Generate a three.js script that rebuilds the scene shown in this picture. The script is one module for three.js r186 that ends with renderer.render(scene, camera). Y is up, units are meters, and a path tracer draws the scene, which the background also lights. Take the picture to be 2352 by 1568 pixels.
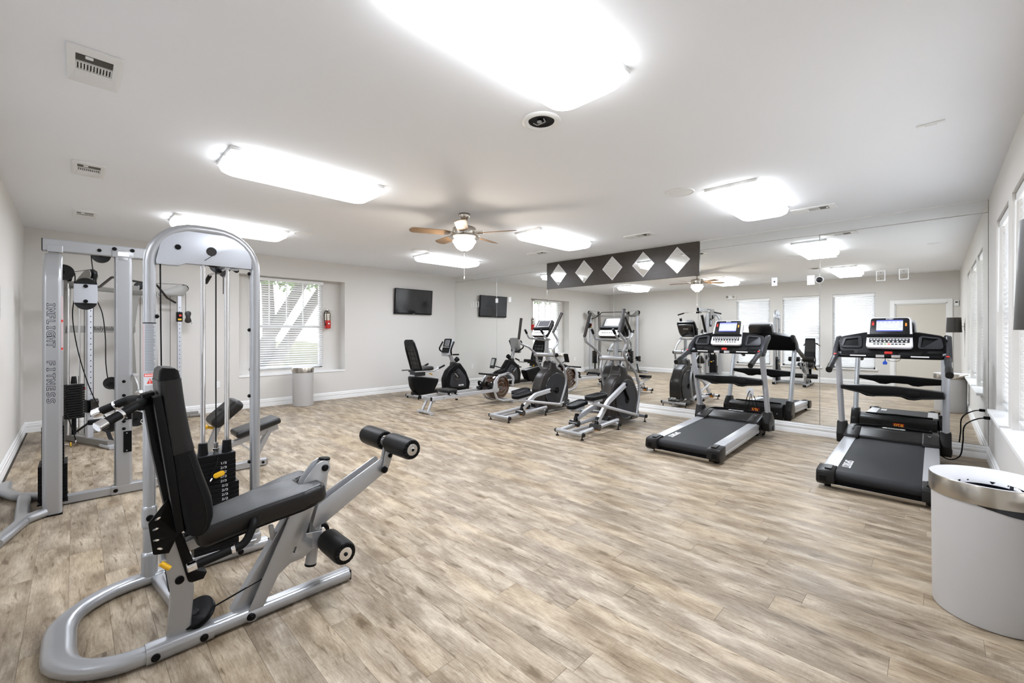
import * as THREE from 'three';
import { RoundedBoxGeometry } from 'three/addons/geometries/RoundedBoxGeometry.js';
import { mergeGeometries, toCreasedNormals } from 'three/addons/utils/BufferGeometryUtils.js';
import { TextGeometry } from 'three/addons/geometries/TextGeometry.js';
import { FontLoader } from 'three/addons/loaders/FontLoader.js';
import { RectAreaLightUniformsLib } from 'three/addons/lights/RectAreaLightUniformsLib.js';

// ---------------------------------------------------------------- camera, sky, sun, lamps, exposure
const scene = new THREE.Scene();
const L = 9.042, W = 7.214, H = 2.74;              // room: x along the mirror, z from the mirror, height
const camera = new THREE.PerspectiveCamera(2 * Math.atan(784 / 987.54) * 180 / Math.PI, 2352 / 1568, 0.05, 200);
camera.position.set(8.6396, 1.3323, 6.7384);
const yaw = 0.7935;
camera.lookAt(8.6396 - Math.cos(yaw), 1.3323, 6.7384 - Math.sin(yaw));
camera.setViewOffset(2352, 1568, 0, 19.9, 2352, 1568);   // a small vertical lens shift
scene.add(camera);

const renderer = new THREE.WebGLRenderer({ antialias: true });
renderer.toneMapping = THREE.LinearToneMapping;
renderer.toneMappingExposure = 3.2;
renderer.shadowMap.enabled = true;
RectAreaLightUniformsLib.init();

{ // hazy bright daylight sky
  const w = 64, h = 64, a = new Float32Array(w * h * 4);
  for (let j = 0; j < h; j++) for (let i = 0; i < w; i++) {
    const e = Math.max(0, (j + 0.5) / h * 2 - 1), k = (j * w + i) * 4, t = Math.pow(1 - e, 3);
    a[k] = 0.80 + 0.2 * t; a[k + 1] = 0.92 + 0.08 * t; a[k + 2] = 1.12 - 0.1 * t; a[k + 3] = 1;
  }
  const sky = new THREE.DataTexture(a, w, h, THREE.RGBAFormat, THREE.FloatType);
  sky.mapping = THREE.EquirectangularReflectionMapping; sky.magFilter = sky.minFilter = THREE.LinearFilter; sky.needsUpdate = true;
  scene.background = sky; scene.environment = sky;
  scene.backgroundIntensity = scene.environmentIntensity = 2.2;
}
const sun = new THREE.DirectionalLight(0xfff3e0, 2.0);
sun.position.set(-6, 26, -9); sun.target.position.set(3, 0, 3);
sun.castShadow = true;
Object.assign(sun.shadow.camera, { left: -14, right: 14, top: 14, bottom: -14, near: 1, far: 60 });
sun.shadow.mapSize.set(2048, 2048);
scene.add(sun, sun.target);

const LAMP_X = [2.05, 4.65, 7.25], LAMP_Z = [5.29, 1.77];
const LAMP_POWER = 8.6, DIFFUSER_GLOW = 2.7;
function ceilingLamp(x, z, w, d, y, power) {
  const l = new THREE.RectAreaLight(0xeaf1ff, power, w, d);
  l.position.set(x, y, z); l.lookAt(x, y - 1, z);
  scene.add(l);
}
for (const x of LAMP_X) for (const z of LAMP_Z) ceilingLamp(x, z, 0.40, 1.14, H - 0.118, LAMP_POWER);
const CORRIDOR_Z = W + 0.14 + 1.7;
ceilingLamp(3.2, W + 1.0, 0.4, 1.1, 2.52, 15); ceilingLamp(6.6, W + 1.0, 0.4, 1.1, 2.52, 15);

// ---------------------------------------------------------------- helpers
const V = (x, y, z) => new THREE.Vector3(x, y, z);
let seedN = 7;
const rnd = () => { seedN = (seedN * 1664525 + 1013904223) >>> 0; return seedN / 4294967296; };
const lerp = (a, b, t) => a + (b - a) * t, clamp = (x, a = 0, b = 1) => Math.min(b, Math.max(a, x));
const nameCount = {};
const numbered = (n) => { const k = nameCount[n] = (nameCount[n] ?? -1) + 1; return k ? `${n}_${String(k).padStart(3, '0')}` : n; };

function flat(g) {                                  // plain non-indexed position, normal, uv
  if (g.index) g = g.toNonIndexed();
  for (const k of Object.keys(g.attributes)) if (!['position', 'normal', 'uv'].includes(k)) g.deleteAttribute(k);
  if (!g.attributes.normal) g.computeVertexNormals();
  if (!g.attributes.uv) g.setAttribute('uv', new THREE.BufferAttribute(new Float32Array(g.attributes.position.count * 2), 2));
  g.clearGroups();
  return g;
}
const join = (...gs) => { gs = gs.flat(9).filter(Boolean).map(flat); return gs.length === 1 ? gs[0] : mergeGeometries(gs); };
function turned(g, rx = 0, ry = 0, rz = 0) { return g.applyMatrix4(new THREE.Matrix4().makeRotationFromEuler(new THREE.Euler(rx, ry, rz, 'XYZ'))); }
const at = (g, x, y, z) => g.translate(x, y, z);
function rbox(w, h, d, x = 0, y = 0, z = 0, r = 0.006, seg = 2) {
  r = Math.min(r, w * 0.49, h * 0.49, d * 0.49);
  return new RoundedBoxGeometry(w, h, d, seg, r).translate(x, y, z);
}
const box = (w, h, d, x = 0, y = 0, z = 0) => new THREE.BoxGeometry(w, h, d).translate(x, y, z);
const span = (x0, x1, y0, y1, z0, z1, r = 0) => r ? rbox(x1 - x0, y1 - y0, z1 - z0, (x0 + x1) / 2, (y0 + y1) / 2, (z0 + z1) / 2, r) : box(x1 - x0, y1 - y0, z1 - z0, (x0 + x1) / 2, (y0 + y1) / 2, (z0 + z1) / 2);
const lathe = (pts, seg = 32) => new THREE.LatheGeometry(pts.map((p) => new THREE.Vector2(p[0], p[1])), seg);
function aim(g, a, b) {                              // a geometry along +y, centred at 0, put on the segment a-b
  const d = b.clone().sub(a);
  return g.applyQuaternion(new THREE.Quaternion().setFromUnitVectors(V(0, 1, 0), d.clone().normalize())).translate((a.x + b.x) / 2, (a.y + b.y) / 2, (a.z + b.z) / 2);
}
function rod(a, b, r, r2 = r, seg = 20) {            // cylinder with a small chamfer at both ends
  const n = a.distanceTo(b), c = Math.min(0.12 * Math.min(r, r2), 0.003, n * 0.2);
  const p = [[0, -n / 2], [r - c, -n / 2], [r, -n / 2 + c], [r2, n / 2 - c], [r2 - c, n / 2], [0, n / 2]];
  return aim(toCreasedNormals(lathe(p, seg), 0.7), a, b);
}
const disc = (c, axis, r, t, seg = 28) => rod(c.clone().addScaledVector(axis, -t / 2), c.clone().addScaledVector(axis, t / 2), r, r, seg);
const X1 = V(1, 0, 0), Y1 = V(0, 1, 0), Z1 = V(0, 0, 1);

function filleted(pts, closed = false) {             // pts: [x,y,z,(fillet radius)] -> dense polyline
  const n = pts.length, out = [], P = pts.map((p) => V(p[0], p[1], p[2]));
  for (let i = 0; i < n; i++) {
    const r = pts[i][3] ?? 0;
    if (!r || (!closed && (i === 0 || i === n - 1))) { out.push(P[i]); continue; }
    const a = P[(i + n - 1) % n].clone().sub(P[i]), b = P[(i + 1) % n].clone().sub(P[i]), la = a.length(), lb = b.length();
    a.normalize(); b.normalize();
    const ang = Math.acos(clamp(a.dot(b), -1, 1));
    if (Math.PI - ang < 0.02) { out.push(P[i]); continue; }
    let t = r / Math.tan(ang / 2);
    t = Math.min(t, la * 0.499, lb * 0.499);
    const rr = t * Math.tan(ang / 2), c = P[i].clone().add(a.clone().add(b).normalize().multiplyScalar(rr / Math.sin(ang / 2)));
    const s = P[i].clone().addScaledVector(a, t).sub(c), e = P[i].clone().addScaledVector(b, t).sub(c), sweepA = Math.PI - ang;
    const k = Math.max(2, Math.ceil(sweepA / 0.22)), ax = s.clone().cross(e).normalize();
    for (let j = 0; j <= k; j++) out.push(c.clone().add(s.clone().applyAxisAngle(ax, sweepA * j / k)));
  }
  return out;
}
function section(w, h, r, k = 4) {                   // rounded rectangle (or circle when r is half): [x, y, nx, ny]
  const s = []; r = Math.min(r, w / 2, h / 2);
  if (r < 1e-5) r = 1e-5;
  for (const [cx, cy, a0] of [[w / 2 - r, h / 2 - r, 0], [-w / 2 + r, h / 2 - r, 1], [-w / 2 + r, -h / 2 + r, 2], [w / 2 - r, -h / 2 + r, 3]])
    for (let i = 0; i <= k; i++) { const a = (a0 + i / k) * Math.PI / 2; s.push([cx + r * Math.cos(a), cy + r * Math.sin(a), Math.cos(a), Math.sin(a)]); }
  return s;
}
function sweep(path, sec, { up = null, closed = false, scale = null } = {}) {
  const n = path.length, m = sec.length, T = [], pos = [], nor = [], uv = [], idx = [];
  for (let i = 0; i < n; i++) {
    const a = closed ? path[(i + n - 1) % n] : path[Math.max(0, i - 1)], b = closed ? path[(i + 1) % n] : path[Math.min(n - 1, i + 1)];
    T.push(b.clone().sub(a).normalize());
  }
  let N = up ? null : (Math.abs(T[0].y) < 0.9 ? Y1 : X1).clone(), len = 0;
  const rings = closed ? n + 1 : n, frames = [];
  for (let q = 0; q < rings; q++) {
    const i = q % n, U = (up ?? N).clone();
    U.addScaledVector(T[i], -U.dot(T[i])).normalize();
    if (!up) N = U.clone();
    const S = T[i].clone().cross(U).normalize(), k = scale ? scale(q / (rings - 1)) : 1;
    const kx = Array.isArray(k) ? k[0] : k, ky = Array.isArray(k) ? k[1] : k;
    if (q) len += path[i].distanceTo(path[(q - 1) % n]);
    frames.push([S, U, kx, ky]);
    let arc = 0;
    for (let j = 0; j <= m; j++) {
      const s = sec[j % m];
      if (j) arc += Math.hypot(s[0] - sec[j - 1][0], s[1] - sec[j - 1][1]);
      const p = path[i].clone().addScaledVector(S, s[0] * kx).addScaledVector(U, s[1] * ky), nn = S.clone().multiplyScalar(s[2]).addScaledVector(U, s[3]).normalize();
      pos.push(p.x, p.y, p.z); nor.push(nn.x, nn.y, nn.z); uv.push(arc, len);
    }
  }
  for (let q = 0; q < rings - 1; q++) for (let j = 0; j < m; j++) {
    const a = q * (m + 1) + j, b = a + 1, c = a + m + 1, d = c + 1;
    idx.push(a, b, c, b, d, c);
  }
  if (!closed) for (const [q, sg] of [[0, -1], [n - 1, 1]]) {
    const o = pos.length / 3, [S, U, kx, ky] = frames[q], t = T[q];
    for (let j = 0; j < m; j++) {
      const p = path[q].clone().addScaledVector(S, sec[j][0] * kx).addScaledVector(U, sec[j][1] * ky);
      pos.push(p.x, p.y, p.z); nor.push(t.x * sg, t.y * sg, t.z * sg); uv.push(sec[j][0], sec[j][1]);
    }
    for (let j = 1; j < m - 1; j++) sg > 0 ? idx.push(o, o + j, o + j + 1) : idx.push(o, o + j + 1, o + j);
  }
  const g = new THREE.BufferGeometry();
  g.setAttribute('position', new THREE.Float32BufferAttribute(pos, 3)); g.setAttribute('normal', new THREE.Float32BufferAttribute(nor, 3)); g.setAttribute('uv', new THREE.Float32BufferAttribute(uv, 2));
  // S = T x U points so that triangles wind outwards
  for (let i = 0; i < idx.length; i += 3) { const t = idx[i + 1]; idx[i + 1] = idx[i + 2]; idx[i + 2] = t; }
  g.setIndex(idx);
  return g;
}
const circle = (r, k = 12) => Array.from({ length: k }, (_, i) => { const a = i / k * 2 * Math.PI; return [r * Math.cos(a), r * Math.sin(a), Math.cos(a), Math.sin(a)]; });
const pipe = (pts, r, k = 12, closed = false) => sweep(filleted(pts, closed), circle(r, k), { closed });
const smooth = (pts, r, k = 8, n = 24) => sweep(new THREE.CatmullRomCurve3(pts.map((p) => V(...p))).getPoints(n), circle(r, k));
// a rectangular tube: w across, h along "up"
const beam = (pts, w, h, up, r = 0.008, k = 3) => sweep(filleted(pts), section(w, h, r, k), { up });

function shape(pts, holes = []) {                    // pts: [x,y,(fillet)]
  const s = new THREE.Shape(filleted(pts.map((p) => [p[0], p[1], 0, p[2] ?? 0]), true).map((p) => new THREE.Vector2(p.x, p.y)));
  for (const h of holes) s.holes.push(new THREE.Path(h.map((p) => new THREE.Vector2(p[0], p[1]))));
  return s;
}
const ring = (cx, cy, rx, ry = rx, k = 20, rot = 0) => Array.from({ length: k }, (_, i) => { const a = -i / k * 2 * Math.PI, c = Math.cos(a) * rx, s = Math.sin(a) * ry; return [cx + c * Math.cos(rot) - s * Math.sin(rot), cy + c * Math.sin(rot) + s * Math.cos(rot)]; });
function ext(pts, depth, bevel = 0.002, holes = [], seg = 2) {
  const b = Math.min(bevel, depth * 0.49);
  const g = new THREE.ExtrudeGeometry(shape(pts, holes), { depth: depth - 2 * b, bevelEnabled: b > 0, bevelThickness: b, bevelSize: b, bevelOffset: -b, bevelSegments: seg, curveSegments: 8 });
  return toCreasedNormals(g, 0.6).translate(0, 0, -(depth - 2 * b) / 2);
}
const MZY = new THREE.Matrix4().makeBasis(V(0, 0, 1), V(0, 1, 0), V(-1, 0, 0));
const extX = (ptsZY, x, t, bevel, holes, seg) => ext(ptsZY, t, bevel, holes, seg).applyMatrix4(MZY).translate(x, 0, 0);   // outline in (z, y), thickness along x
const extZ = (ptsXY, z, t, bevel, holes, seg) => ext(ptsXY, t, bevel, holes, seg).translate(0, 0, z);
const MXZ = new THREE.Matrix4().makeBasis(V(1, 0, 0), V(0, 0, 1), V(0, -1, 0));
const extY = (ptsXZ, y, t, bevel, holes, seg) => ext(ptsXZ, t, bevel, holes, seg).applyMatrix4(MXZ).translate(0, y, 0);   // outline in (x, z), thickness along y

function thing(name, label, category, p = [0, 0, 0], turn = 0, group) {
  const o = new THREE.Group(); o.name = numbered(name); scene.add(o);
  o.position.set(...p); o.rotation.y = turn; o.userData = { label, category };
  if (group) o.userData.group = group;
  return o;
}
const worldOf = new Map();                           // things whose parts are given in room coordinates
function thingAt(name, label, category, p, group) { const o = thing(name, label, category, p, 0, group); worldOf.set(o, p); return o; }
function part(name, geos, m, parent, label) {
  const g = join(geos), o = new THREE.Mesh(g, m);
  o.name = name;
  let root = parent; while (root.parent && root.parent !== scene) root = root.parent;
  if (worldOf.has(root)) { const p = worldOf.get(root); g.translate(-p[0], -p[1], -p[2]); }
  if (label) o.userData.label = label;
  parent.add(o);
  return o;
}
function solo(name, geos, m, label, category, group) {
  const o = new THREE.Mesh(join(geos), m); o.name = numbered(name); scene.add(o);
  o.userData = { label, category }; if (group) o.userData.group = group;
  return o;
}
function struct(name, geos, m, parent = scene) {
  const o = new THREE.Mesh(join(geos), m); o.name = parent === scene ? numbered(name) : name; parent.add(o);
  if (parent === scene) o.userData = { kind: 'structure' };
  return o;
}
function copyOf(src, name, label, p, turn = 0) {
  const c = src.clone(); c.name = numbered(name); c.userData = { ...src.userData, label }; c.position.set(...p); c.rotation.y = turn; scene.add(c);
  return c;
}

// ---------------------------------------------------------------- noise and textures
const P2 = new Uint8Array(512); { for (let i = 0; i < 256; i++) P2[i] = i; for (let i = 255; i > 0; i--) { const j = Math.floor(rnd() * (i + 1)); [P2[i], P2[j]] = [P2[j], P2[i]]; } for (let i = 0; i < 256; i++) P2[256 + i] = P2[i]; }
const hash = (x, y) => P2[P2[x & 255] + (y & 255)] / 255;
function vnoise(x, y) {
  const xi = Math.floor(x), yi = Math.floor(y), f = x - xi, g = y - yi, u = f * f * (3 - 2 * f), v = g * g * (3 - 2 * g);
  return lerp(lerp(hash(xi, yi), hash(xi + 1, yi), u), lerp(hash(xi, yi + 1), hash(xi + 1, yi + 1), u), v);
}
const fbm = (x, y, o = 4) => { let s = 0, a = 0.5, n = 0; for (let i = 0; i < o; i++) { s += a * vnoise(x, y); n += a; x = x * 2.03 + 17; y = y * 2.03 + 9; a *= 0.5; } return s / n; };
function tex(w, h, f, { srgb = true, rx = 1, ry = 1 } = {}) {
  const d = new Uint8Array(w * h * 4);
  for (let j = 0; j < h; j++) for (let i = 0; i < w; i++) { const c = f((i + 0.5) / w, (j + 0.5) / h, i, j), k = (j * w + i) * 4; d[k] = clamp(c[0]) * 255; d[k + 1] = clamp(c[1]) * 255; d[k + 2] = clamp(c[2]) * 255; d[k + 3] = 255; }
  const t = new THREE.DataTexture(d, w, h); t.wrapS = t.wrapT = THREE.RepeatWrapping; t.magFilter = THREE.LinearFilter; t.minFilter = THREE.LinearMipmapLinearFilter; t.generateMipmaps = true;
  if (srgb) t.colorSpace = THREE.SRGBColorSpace; t.repeat.set(rx, ry); t.needsUpdate = true;
  return t;
}
function canvasTex(w, h, draw) {
  const c = document.createElement('canvas'); c.width = w; c.height = h; const x = c.getContext('2d'); draw(x, w, h);
  const t = new THREE.CanvasTexture(c); t.colorSpace = THREE.SRGBColorSpace; t.anisotropy = 8; return t;
}
const peel = tex(256, 256, (u, v, i, j) => { const n = fbm(i / 5, j / 5, 3); return [n, n, n]; }, { srgb: false });
const leather = tex(256, 256, (u, v, i, j) => { const n = 0.6 * Math.abs(fbm(i / 4, j / 4, 2) - 0.5) * 2 + 0.4 * vnoise(i / 1.6, j / 1.6); return [n, n, n]; }, { srgb: false });

// ---------------------------------------------------------------- materials (base colours are linear)
const std = (name, r, g, b, rough, metal = 0, extra = {}) => { const m = new THREE.MeshPhysicalMaterial({ roughness: rough, metalness: metal, ...extra }); m.name = name; m.color.setRGB(r, g, b); return m; };
const rep = (t, x, y = x) => { const c = t.clone(); c.repeat.set(x, y); c.needsUpdate = true; return c; };
const M = {
  wall: std('wall paint', 0.66, 0.64, 0.607, 0.9, 0, { bumpMap: rep(peel, 4), bumpScale: 0.0006 }),
  ceiling: std('ceiling paint', 0.86, 0.876, 0.905, 0.95),
  trim: std('white trim paint', 0.84, 0.84, 0.83, 0.45),
  plastic: std('white plastic', 0.80, 0.80, 0.79, 0.4),
  silver: std('silver powder coat', 0.40, 0.405, 0.415, 0.30, 0.55),
  silver2: std('grey powder coat', 0.40, 0.40, 0.40, 0.42, 0.3),
  slatGrey: std('grey louver', 0.30, 0.285, 0.25, 0.6),
  pale: std('pale grey powder coat', 0.50, 0.515, 0.55, 0.36, 0.3),
  chrome: std('polished steel', 0.78, 0.78, 0.79, 0.1, 1),
  steel: std('brushed steel', 0.42, 0.385, 0.335, 0.24, 1),
  vinyl: std('black vinyl upholstery', 0.0025, 0.0025, 0.003, 0.36, 0, { bumpMap: rep(leather, 6), bumpScale: 0.0006, specularIntensity: 0.38 }),
  vinylTop: std('worn black vinyl', 0.006, 0.0053, 0.005, 0.34, 0, { bumpMap: rep(leather, 6), bumpScale: 0.0005, specularIntensity: 0.8 }),
  foam: std('black foam rubber', 0.0055, 0.005, 0.0045, 0.42, 0, { specularIntensity: 0.42 }),
  black: std('black plastic', 0.003, 0.003, 0.0034, 0.36, 0, { specularIntensity: 0.32 }),
  gloss: std('glossy black plastic', 0.010, 0.010, 0.012, 0.12, 0, { clearcoat: 0.6, clearcoatRoughness: 0.08 }),
  dark: std('dark grey plastic', 0.013, 0.0123, 0.012, 0.36, 0, { specularIntensity: 0.42 }),
  brown: std('dark bronze grey plastic', 0.018, 0.0145, 0.0125, 0.36, 0, { specularIntensity: 0.7 }),
  grey: std('mid grey plastic', 0.035, 0.036, 0.040, 0.40, 0, { specularIntensity: 0.42 }),
  iron: std('black enamelled iron', 0.004, 0.004, 0.0045, 0.42, 0, { specularIntensity: 0.35 }),
  rubber: std('black rubber', 0.004, 0.004, 0.004, 0.6, 0, { specularIntensity: 0.4 }),
  belt: std('treadmill belt', 0.013, 0.0135, 0.0155, 0.55, 0, { specularIntensity: 0.6, bumpMap: rep(leather, 12, 12), bumpScale: 0.0004 }),
  alloy: std('aluminium side rail', 0.56, 0.565, 0.58, 0.36, 0.45),
  yellow: std('yellow plastic', 0.80, 0.44, 0.015, 0.4),
  orange: std('orange plastic wheel', 0.75, 0.28, 0.03, 0.4),
  red: std('red plastic', 0.62, 0.03, 0.02, 0.4),
  redPaint: std('red enamel', 0.50, 0.018, 0.012, 0.25),
  blue: std('blue plastic', 0.01, 0.07, 0.45, 0.35),
  white: std('white print', 0.86, 0.86, 0.86, 0.5),
  canGrey: std('grey painted bin', 0.47, 0.46, 0.45, 0.5),
  canWhite: std('white bin lid', 0.80, 0.80, 0.83, 0.35),
  nickel: std('brushed nickel', 0.55, 0.51, 0.46, 0.25, 1),
  mirror: std('mirror glass', 0.955, 0.965, 0.95, 0.0, 1),
  seam: std('mirror edge', 0.30, 0.31, 0.28, 0.3),
  slat: std('white blind slat', 0.88, 0.88, 0.88, 0.55, 0, { transmission: 0.5, thickness: 0 }),
  glass: std('window glass', 1, 1, 1, 0.0, 0, { transmission: 1, thickness: 0, ior: 1.45 }),
  tvScreen: std('television screen', 0.006, 0.006, 0.007, 0.08, 0, { clearcoat: 0.4, clearcoatRoughness: 0.05 }),
  bag: std('black plastic bag', 0.008, 0.008, 0.014, 0.2),
  door: std('door paint', 0.66, 0.62, 0.55, 0.5),
  subfloor: std('floor underlay', 0.05, 0.04, 0.03, 0.9),
  outsideGround: std('pale paving', 0.45, 0.43, 0.38, 0.9),
  bark: std('smooth grey bark', 0.13, 0.118, 0.105, 0.85),
  leaf: std('green leaf', 0.16, 0.27, 0.06, 0.6, 0, { transmission: 0.3, thickness: 0 }),
  hedge: std('dry hedge', 0.15, 0.15, 0.085, 0.9),
};
const glow = (name, r, g, b, k) => { const m = std(name, 0.9, 0.9, 0.9, 0.5); m.emissive.setRGB(r, g, b); m.emissiveIntensity = k; return m; };
M.diffuser = glow('lit lamp diffuser', 0.93, 0.965, 1.0, DIFFUSER_GLOW);
M.bowl = glow('lit glass bowl', 1, 0.97, 0.93, 1.6);
const fontB = await new FontLoader().loadAsync('fonts/droid/droid_sans_bold.typeface.json');
const fontR = await new FontLoader().loadAsync('fonts/droid/droid_sans_regular.typeface.json');
const fontS = await new FontLoader().loadAsync('fonts/droid/droid_serif_regular.typeface.json');
function words(text, size, depth = 0.0008, font = fontB, wide = 1) {     // flat raised lettering in the x-y plane, centred
  const g = new TextGeometry(text, { font, size, depth, curveSegments: 3, bevelEnabled: false });
  g.computeBoundingBox(); const b = g.boundingBox;
  return g.translate(-(b.min.x + b.max.x) / 2, -(b.min.y + b.max.y) / 2, 0).scale(wide, 1, 1);
}
const bolt = (c, axis, r = 0.013, t = 0.009) => join(disc(c, axis, r, t, 16), disc(c.clone().addScaledVector(axis, t * 0.6), axis, r * 0.62, t * 0.5, 6));
// ---------------------------------------------------------------- the room
const rect = (a0, a1, b0, b1) => [[a0, b0], [a1, b0], [a1, b1], [a0, b1]];
const hole = (a0, a1, b0, b1) => [[a0, b0], [a0, b1], [a1, b1], [a1, b0]];
const REC = { z0: 2.853, z1: 4.735, y0: 0.575, y1: 2.37, d: 0.25 }, FW = { z0: 3.21, z1: 4.52, y0: 0.64, y1: 2.365 };
const RW = [[0.80, 1.70], [1.92, 3.10], [3.32, 4.22]], RY = [0.62, 2.355];
const LW = [[4.38, 5.27], [5.58, 6.45], [6.72, 7.58]], LY = [0.42, 2.33];
const DOOR = { x0: 7.94, x1: 8.84, y1: 2.03 };
struct('wall_far', [
  extX(rect(-0.2, W + 0.2, 0, H), -0.125, 0.25, 0, [hole(REC.z0, REC.z1, REC.y0, REC.y1)]),
  extX(rect(-0.2, W + 0.2, 0, H), -0.31, 0.12, 0, [hole(FW.z0, FW.z1, FW.y0, FW.y1)]),
], M.wall);
struct('wall_mirror', span(0, L, 0, H, -0.16, -0.009), M.wall);
struct('wall_right', extX(rect(-0.2, W + 0.2, 0, H), L + 0.09, 0.18, 0, RW.map(([a, b]) => hole(a, b, ...RY))), M.wall);
struct('wall_left', extZ(rect(0, L, 0, H), W + 0.07, 0.14, 0, [...LW.map(([a, b]) => hole(a, b, ...LY)), hole(DOOR.x0, DOOR.x1, 0.001, DOOR.y1)]), M.wall);
struct('ceiling', span(-0.9, L + 0.7, H, H + 0.14, -0.8, W + 2.8), M.ceiling);
{ // the corridor behind the interior windows
  const z0 = W + 0.14, z1 = CORRIDOR_Z;
  struct('wall_corridor', span(-0.2, L + 0.2, 0, H, z1, z1 + 0.12), M.trim);
  struct('wall_corridor_far', span(-0.32, -0.2, 0, H, W + 0.2, z1 + 0.12), M.trim); struct('wall_corridor_near', span(L + 0.18, L + 0.3, 0, H, W + 0.2, z1 + 0.12), M.trim);
}

// ---- vinyl plank floor: every plank has its own edges
{
  const PW = 0.1395, PL = 1.22, planks = [];
  const woods = [];
  for (let v = 0; v < 6; v++) {
    const o = v * 37.3, dark = [0.0, 0.02, -0.02, 0.035, -0.01, 0.01][v];
    woods.push(tex(1024, 128, (u, w) => {
      const x = u * 1.22, y = w * 0.1395;
      const warp = fbm(x * 3.0 + o, y * 11 + o, 3);
      const blot = fbm(x * 6.5 + o + 5, y * 20 + o * 2, 4);                  // whitewash and smoke patches
      const patch = fbm(x * 2.6 + o + 91, y * 9 + o, 3);
      const grain = fbm(x * 22 + o, (y + warp * 0.03) * 260 + o, 3);
      const fine = fbm(x * 90 + o, (y + warp * 0.015) * 520, 2);
      const rings = 0.5 + 0.5 * Math.sin(y * 170 + warp * 40 + Math.pow(Math.abs(Math.sin(x * 2.9 + o)), 2) * 10);
      const saw = vnoise(x * 300 + warp * 9, y * 22 + o) * clamp((vnoise(x * 5 + o * 3, y * 12 + 3) - 0.40) * 2.6);
      let t = 0.60 + (blot - 0.5) * 0.95 + (patch - 0.5) * 0.62 + (grain - 0.5) * 0.40 + (fine - 0.5) * 0.30 - rings * 0.08 * clamp(patch * 2 - 0.4) - (saw - 0.2) * 0.13 - dark;
      const crack = fbm(x * 9 + o + 31, y * 60 + warp * 6, 3); if (crack > 0.66) t -= (crack - 0.66) * 2.6;
      t = clamp(t, 0, 1.05);
      const warmth = clamp(0.5 + (fbm(x * 1.1 + o + 7, y * 5, 2) - 0.5) * 1.6);
      const c0 = [lerp(0.475, 0.49, warmth), lerp(0.42, 0.42, warmth), lerp(0.355, 0.33, warmth)], c1 = [lerp(0.84, 0.85, warmth), lerp(0.795, 0.79, warmth), lerp(0.735, 0.70, warmth)];
      return [lerp(c0[0], c1[0], t), lerp(c0[1], c1[1], t), lerp(c0[2], c1[2], t)];
    }));
  }
  const mats = woods.flatMap((t, i) => [0.72, 0.75, 0.78].map((k) => std(`vinyl plank ${i}`, 1.0 * k, 0.97 * k, 0.915 * k, 0.44, 0, { map: t, specularIntensity: 0.5 })));
  const plank = (len, flip) => {                     // top face and chamfered rim, 20 triangles
    const c = 0.0009, d = 0.004, a = len / 2, b = PW / 2 - 0.0002, pos = [], uv = [], idx = [];
    const quad = (p, q, r, s) => { const o = pos.length / 3; for (const k of [p, q, r, s]) { pos.push(...k); let u = k[0] / PL + 0.5, w = k[2] / PW + 0.5; if (flip & 1) u = 1 - u; if (flip & 2) w = 1 - w; uv.push(u, w); } idx.push(o, o + 1, o + 2, o, o + 2, o + 3); };
    const A = a - 0.0002, T = [[-A + c, 0, -b + c], [-A + c, 0, b - c], [A - c, 0, b - c], [A - c, 0, -b + c]], R = [[-A, -c, -b], [-A, -c, b], [A, -c, b], [A, -c, -b]], B = R.map((p) => [p[0], -d, p[2]]);
    quad(...T);
    for (let i = 0; i < 4; i++) { const j = (i + 1) % 4; quad(T[j], T[i], R[i], R[j]); quad(R[j], R[i], B[i], B[j]); }
    const g = new THREE.BufferGeometry(); g.setAttribute('position', new THREE.Float32BufferAttribute(pos, 3)); g.setAttribute('uv', new THREE.Float32BufferAttribute(uv, 2)); g.setIndex(idx);
    const f = g.toNonIndexed(); f.computeVertexNormals(); return f;
  };
  const cache = {};
  for (let r = 0; r * PW < W + 0.02; r++) {
    const z = (r + 0.5) * PW + 0.065 - PW; let x = -(((r * 0.43 + hash(r, 3) * 0.5) % 1) * PL);
    for (; x < L; x += PL) {
      const x0 = Math.max(x, -0.01), x1 = Math.min(x + PL, L + 0.01);
      if (x1 - x0 < 0.03 || z - PW / 2 > W) continue;
      planks.push([(x0 + x1) / 2, z, x1 - x0]);
    }
  }
  const f = V(-Math.cos(yaw), 0, -Math.sin(yaw)), rt = V(Math.sin(yaw), 0, -Math.cos(yaw));
  const seen = (x, z) => { const d = V(x - 8.64, 0, z - 6.738), q = d.dot(f), s = d.dot(rt); return q > 0.3 && Math.abs(s) < q * 1.2 + 0.7 ? 1 / (q * q * q) : -Math.hypot(x - 8.64, z - 6.738); };
  planks.sort((p, q) => seen(q[0], q[1]) - seen(p[0], p[1]));
  const floor = struct('floor', span(-0.2, L + 0.2, -0.12, -0.0035, -0.2, CORRIDOR_Z + 0.1), M.subfloor);
  const rest = {};
  planks.forEach(([x, z, len], i) => {
    const k = Math.floor(hash(i * 7 + 1, Math.floor(z * 50)) * 5.999), flip = (i * 3 + Math.floor(x * 11)) & 3, tone = Math.floor(hash(i, 77) * 2.999), key = `${len.toFixed(3)}_${flip}`;
    const g = cache[key] ??= plank(len, flip);
    if (i < 300) { const o = new THREE.Mesh(g, mats[k * 3 + tone]); o.name = 'plank'; o.position.set(x, 0, z); floor.add(o); }
    else (rest[k] ??= []).push(g.clone().translate(x, 0, z));
  });
  // the planks that show smallest are one piece of geometry with one material slot for each print
  const gs = Object.entries(rest).map(([k, v]) => [mergeGeometries(v), mats[k * 3 + 1]]);
  const all = mergeGeometries(gs.map((q) => q[0]), true);
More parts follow.
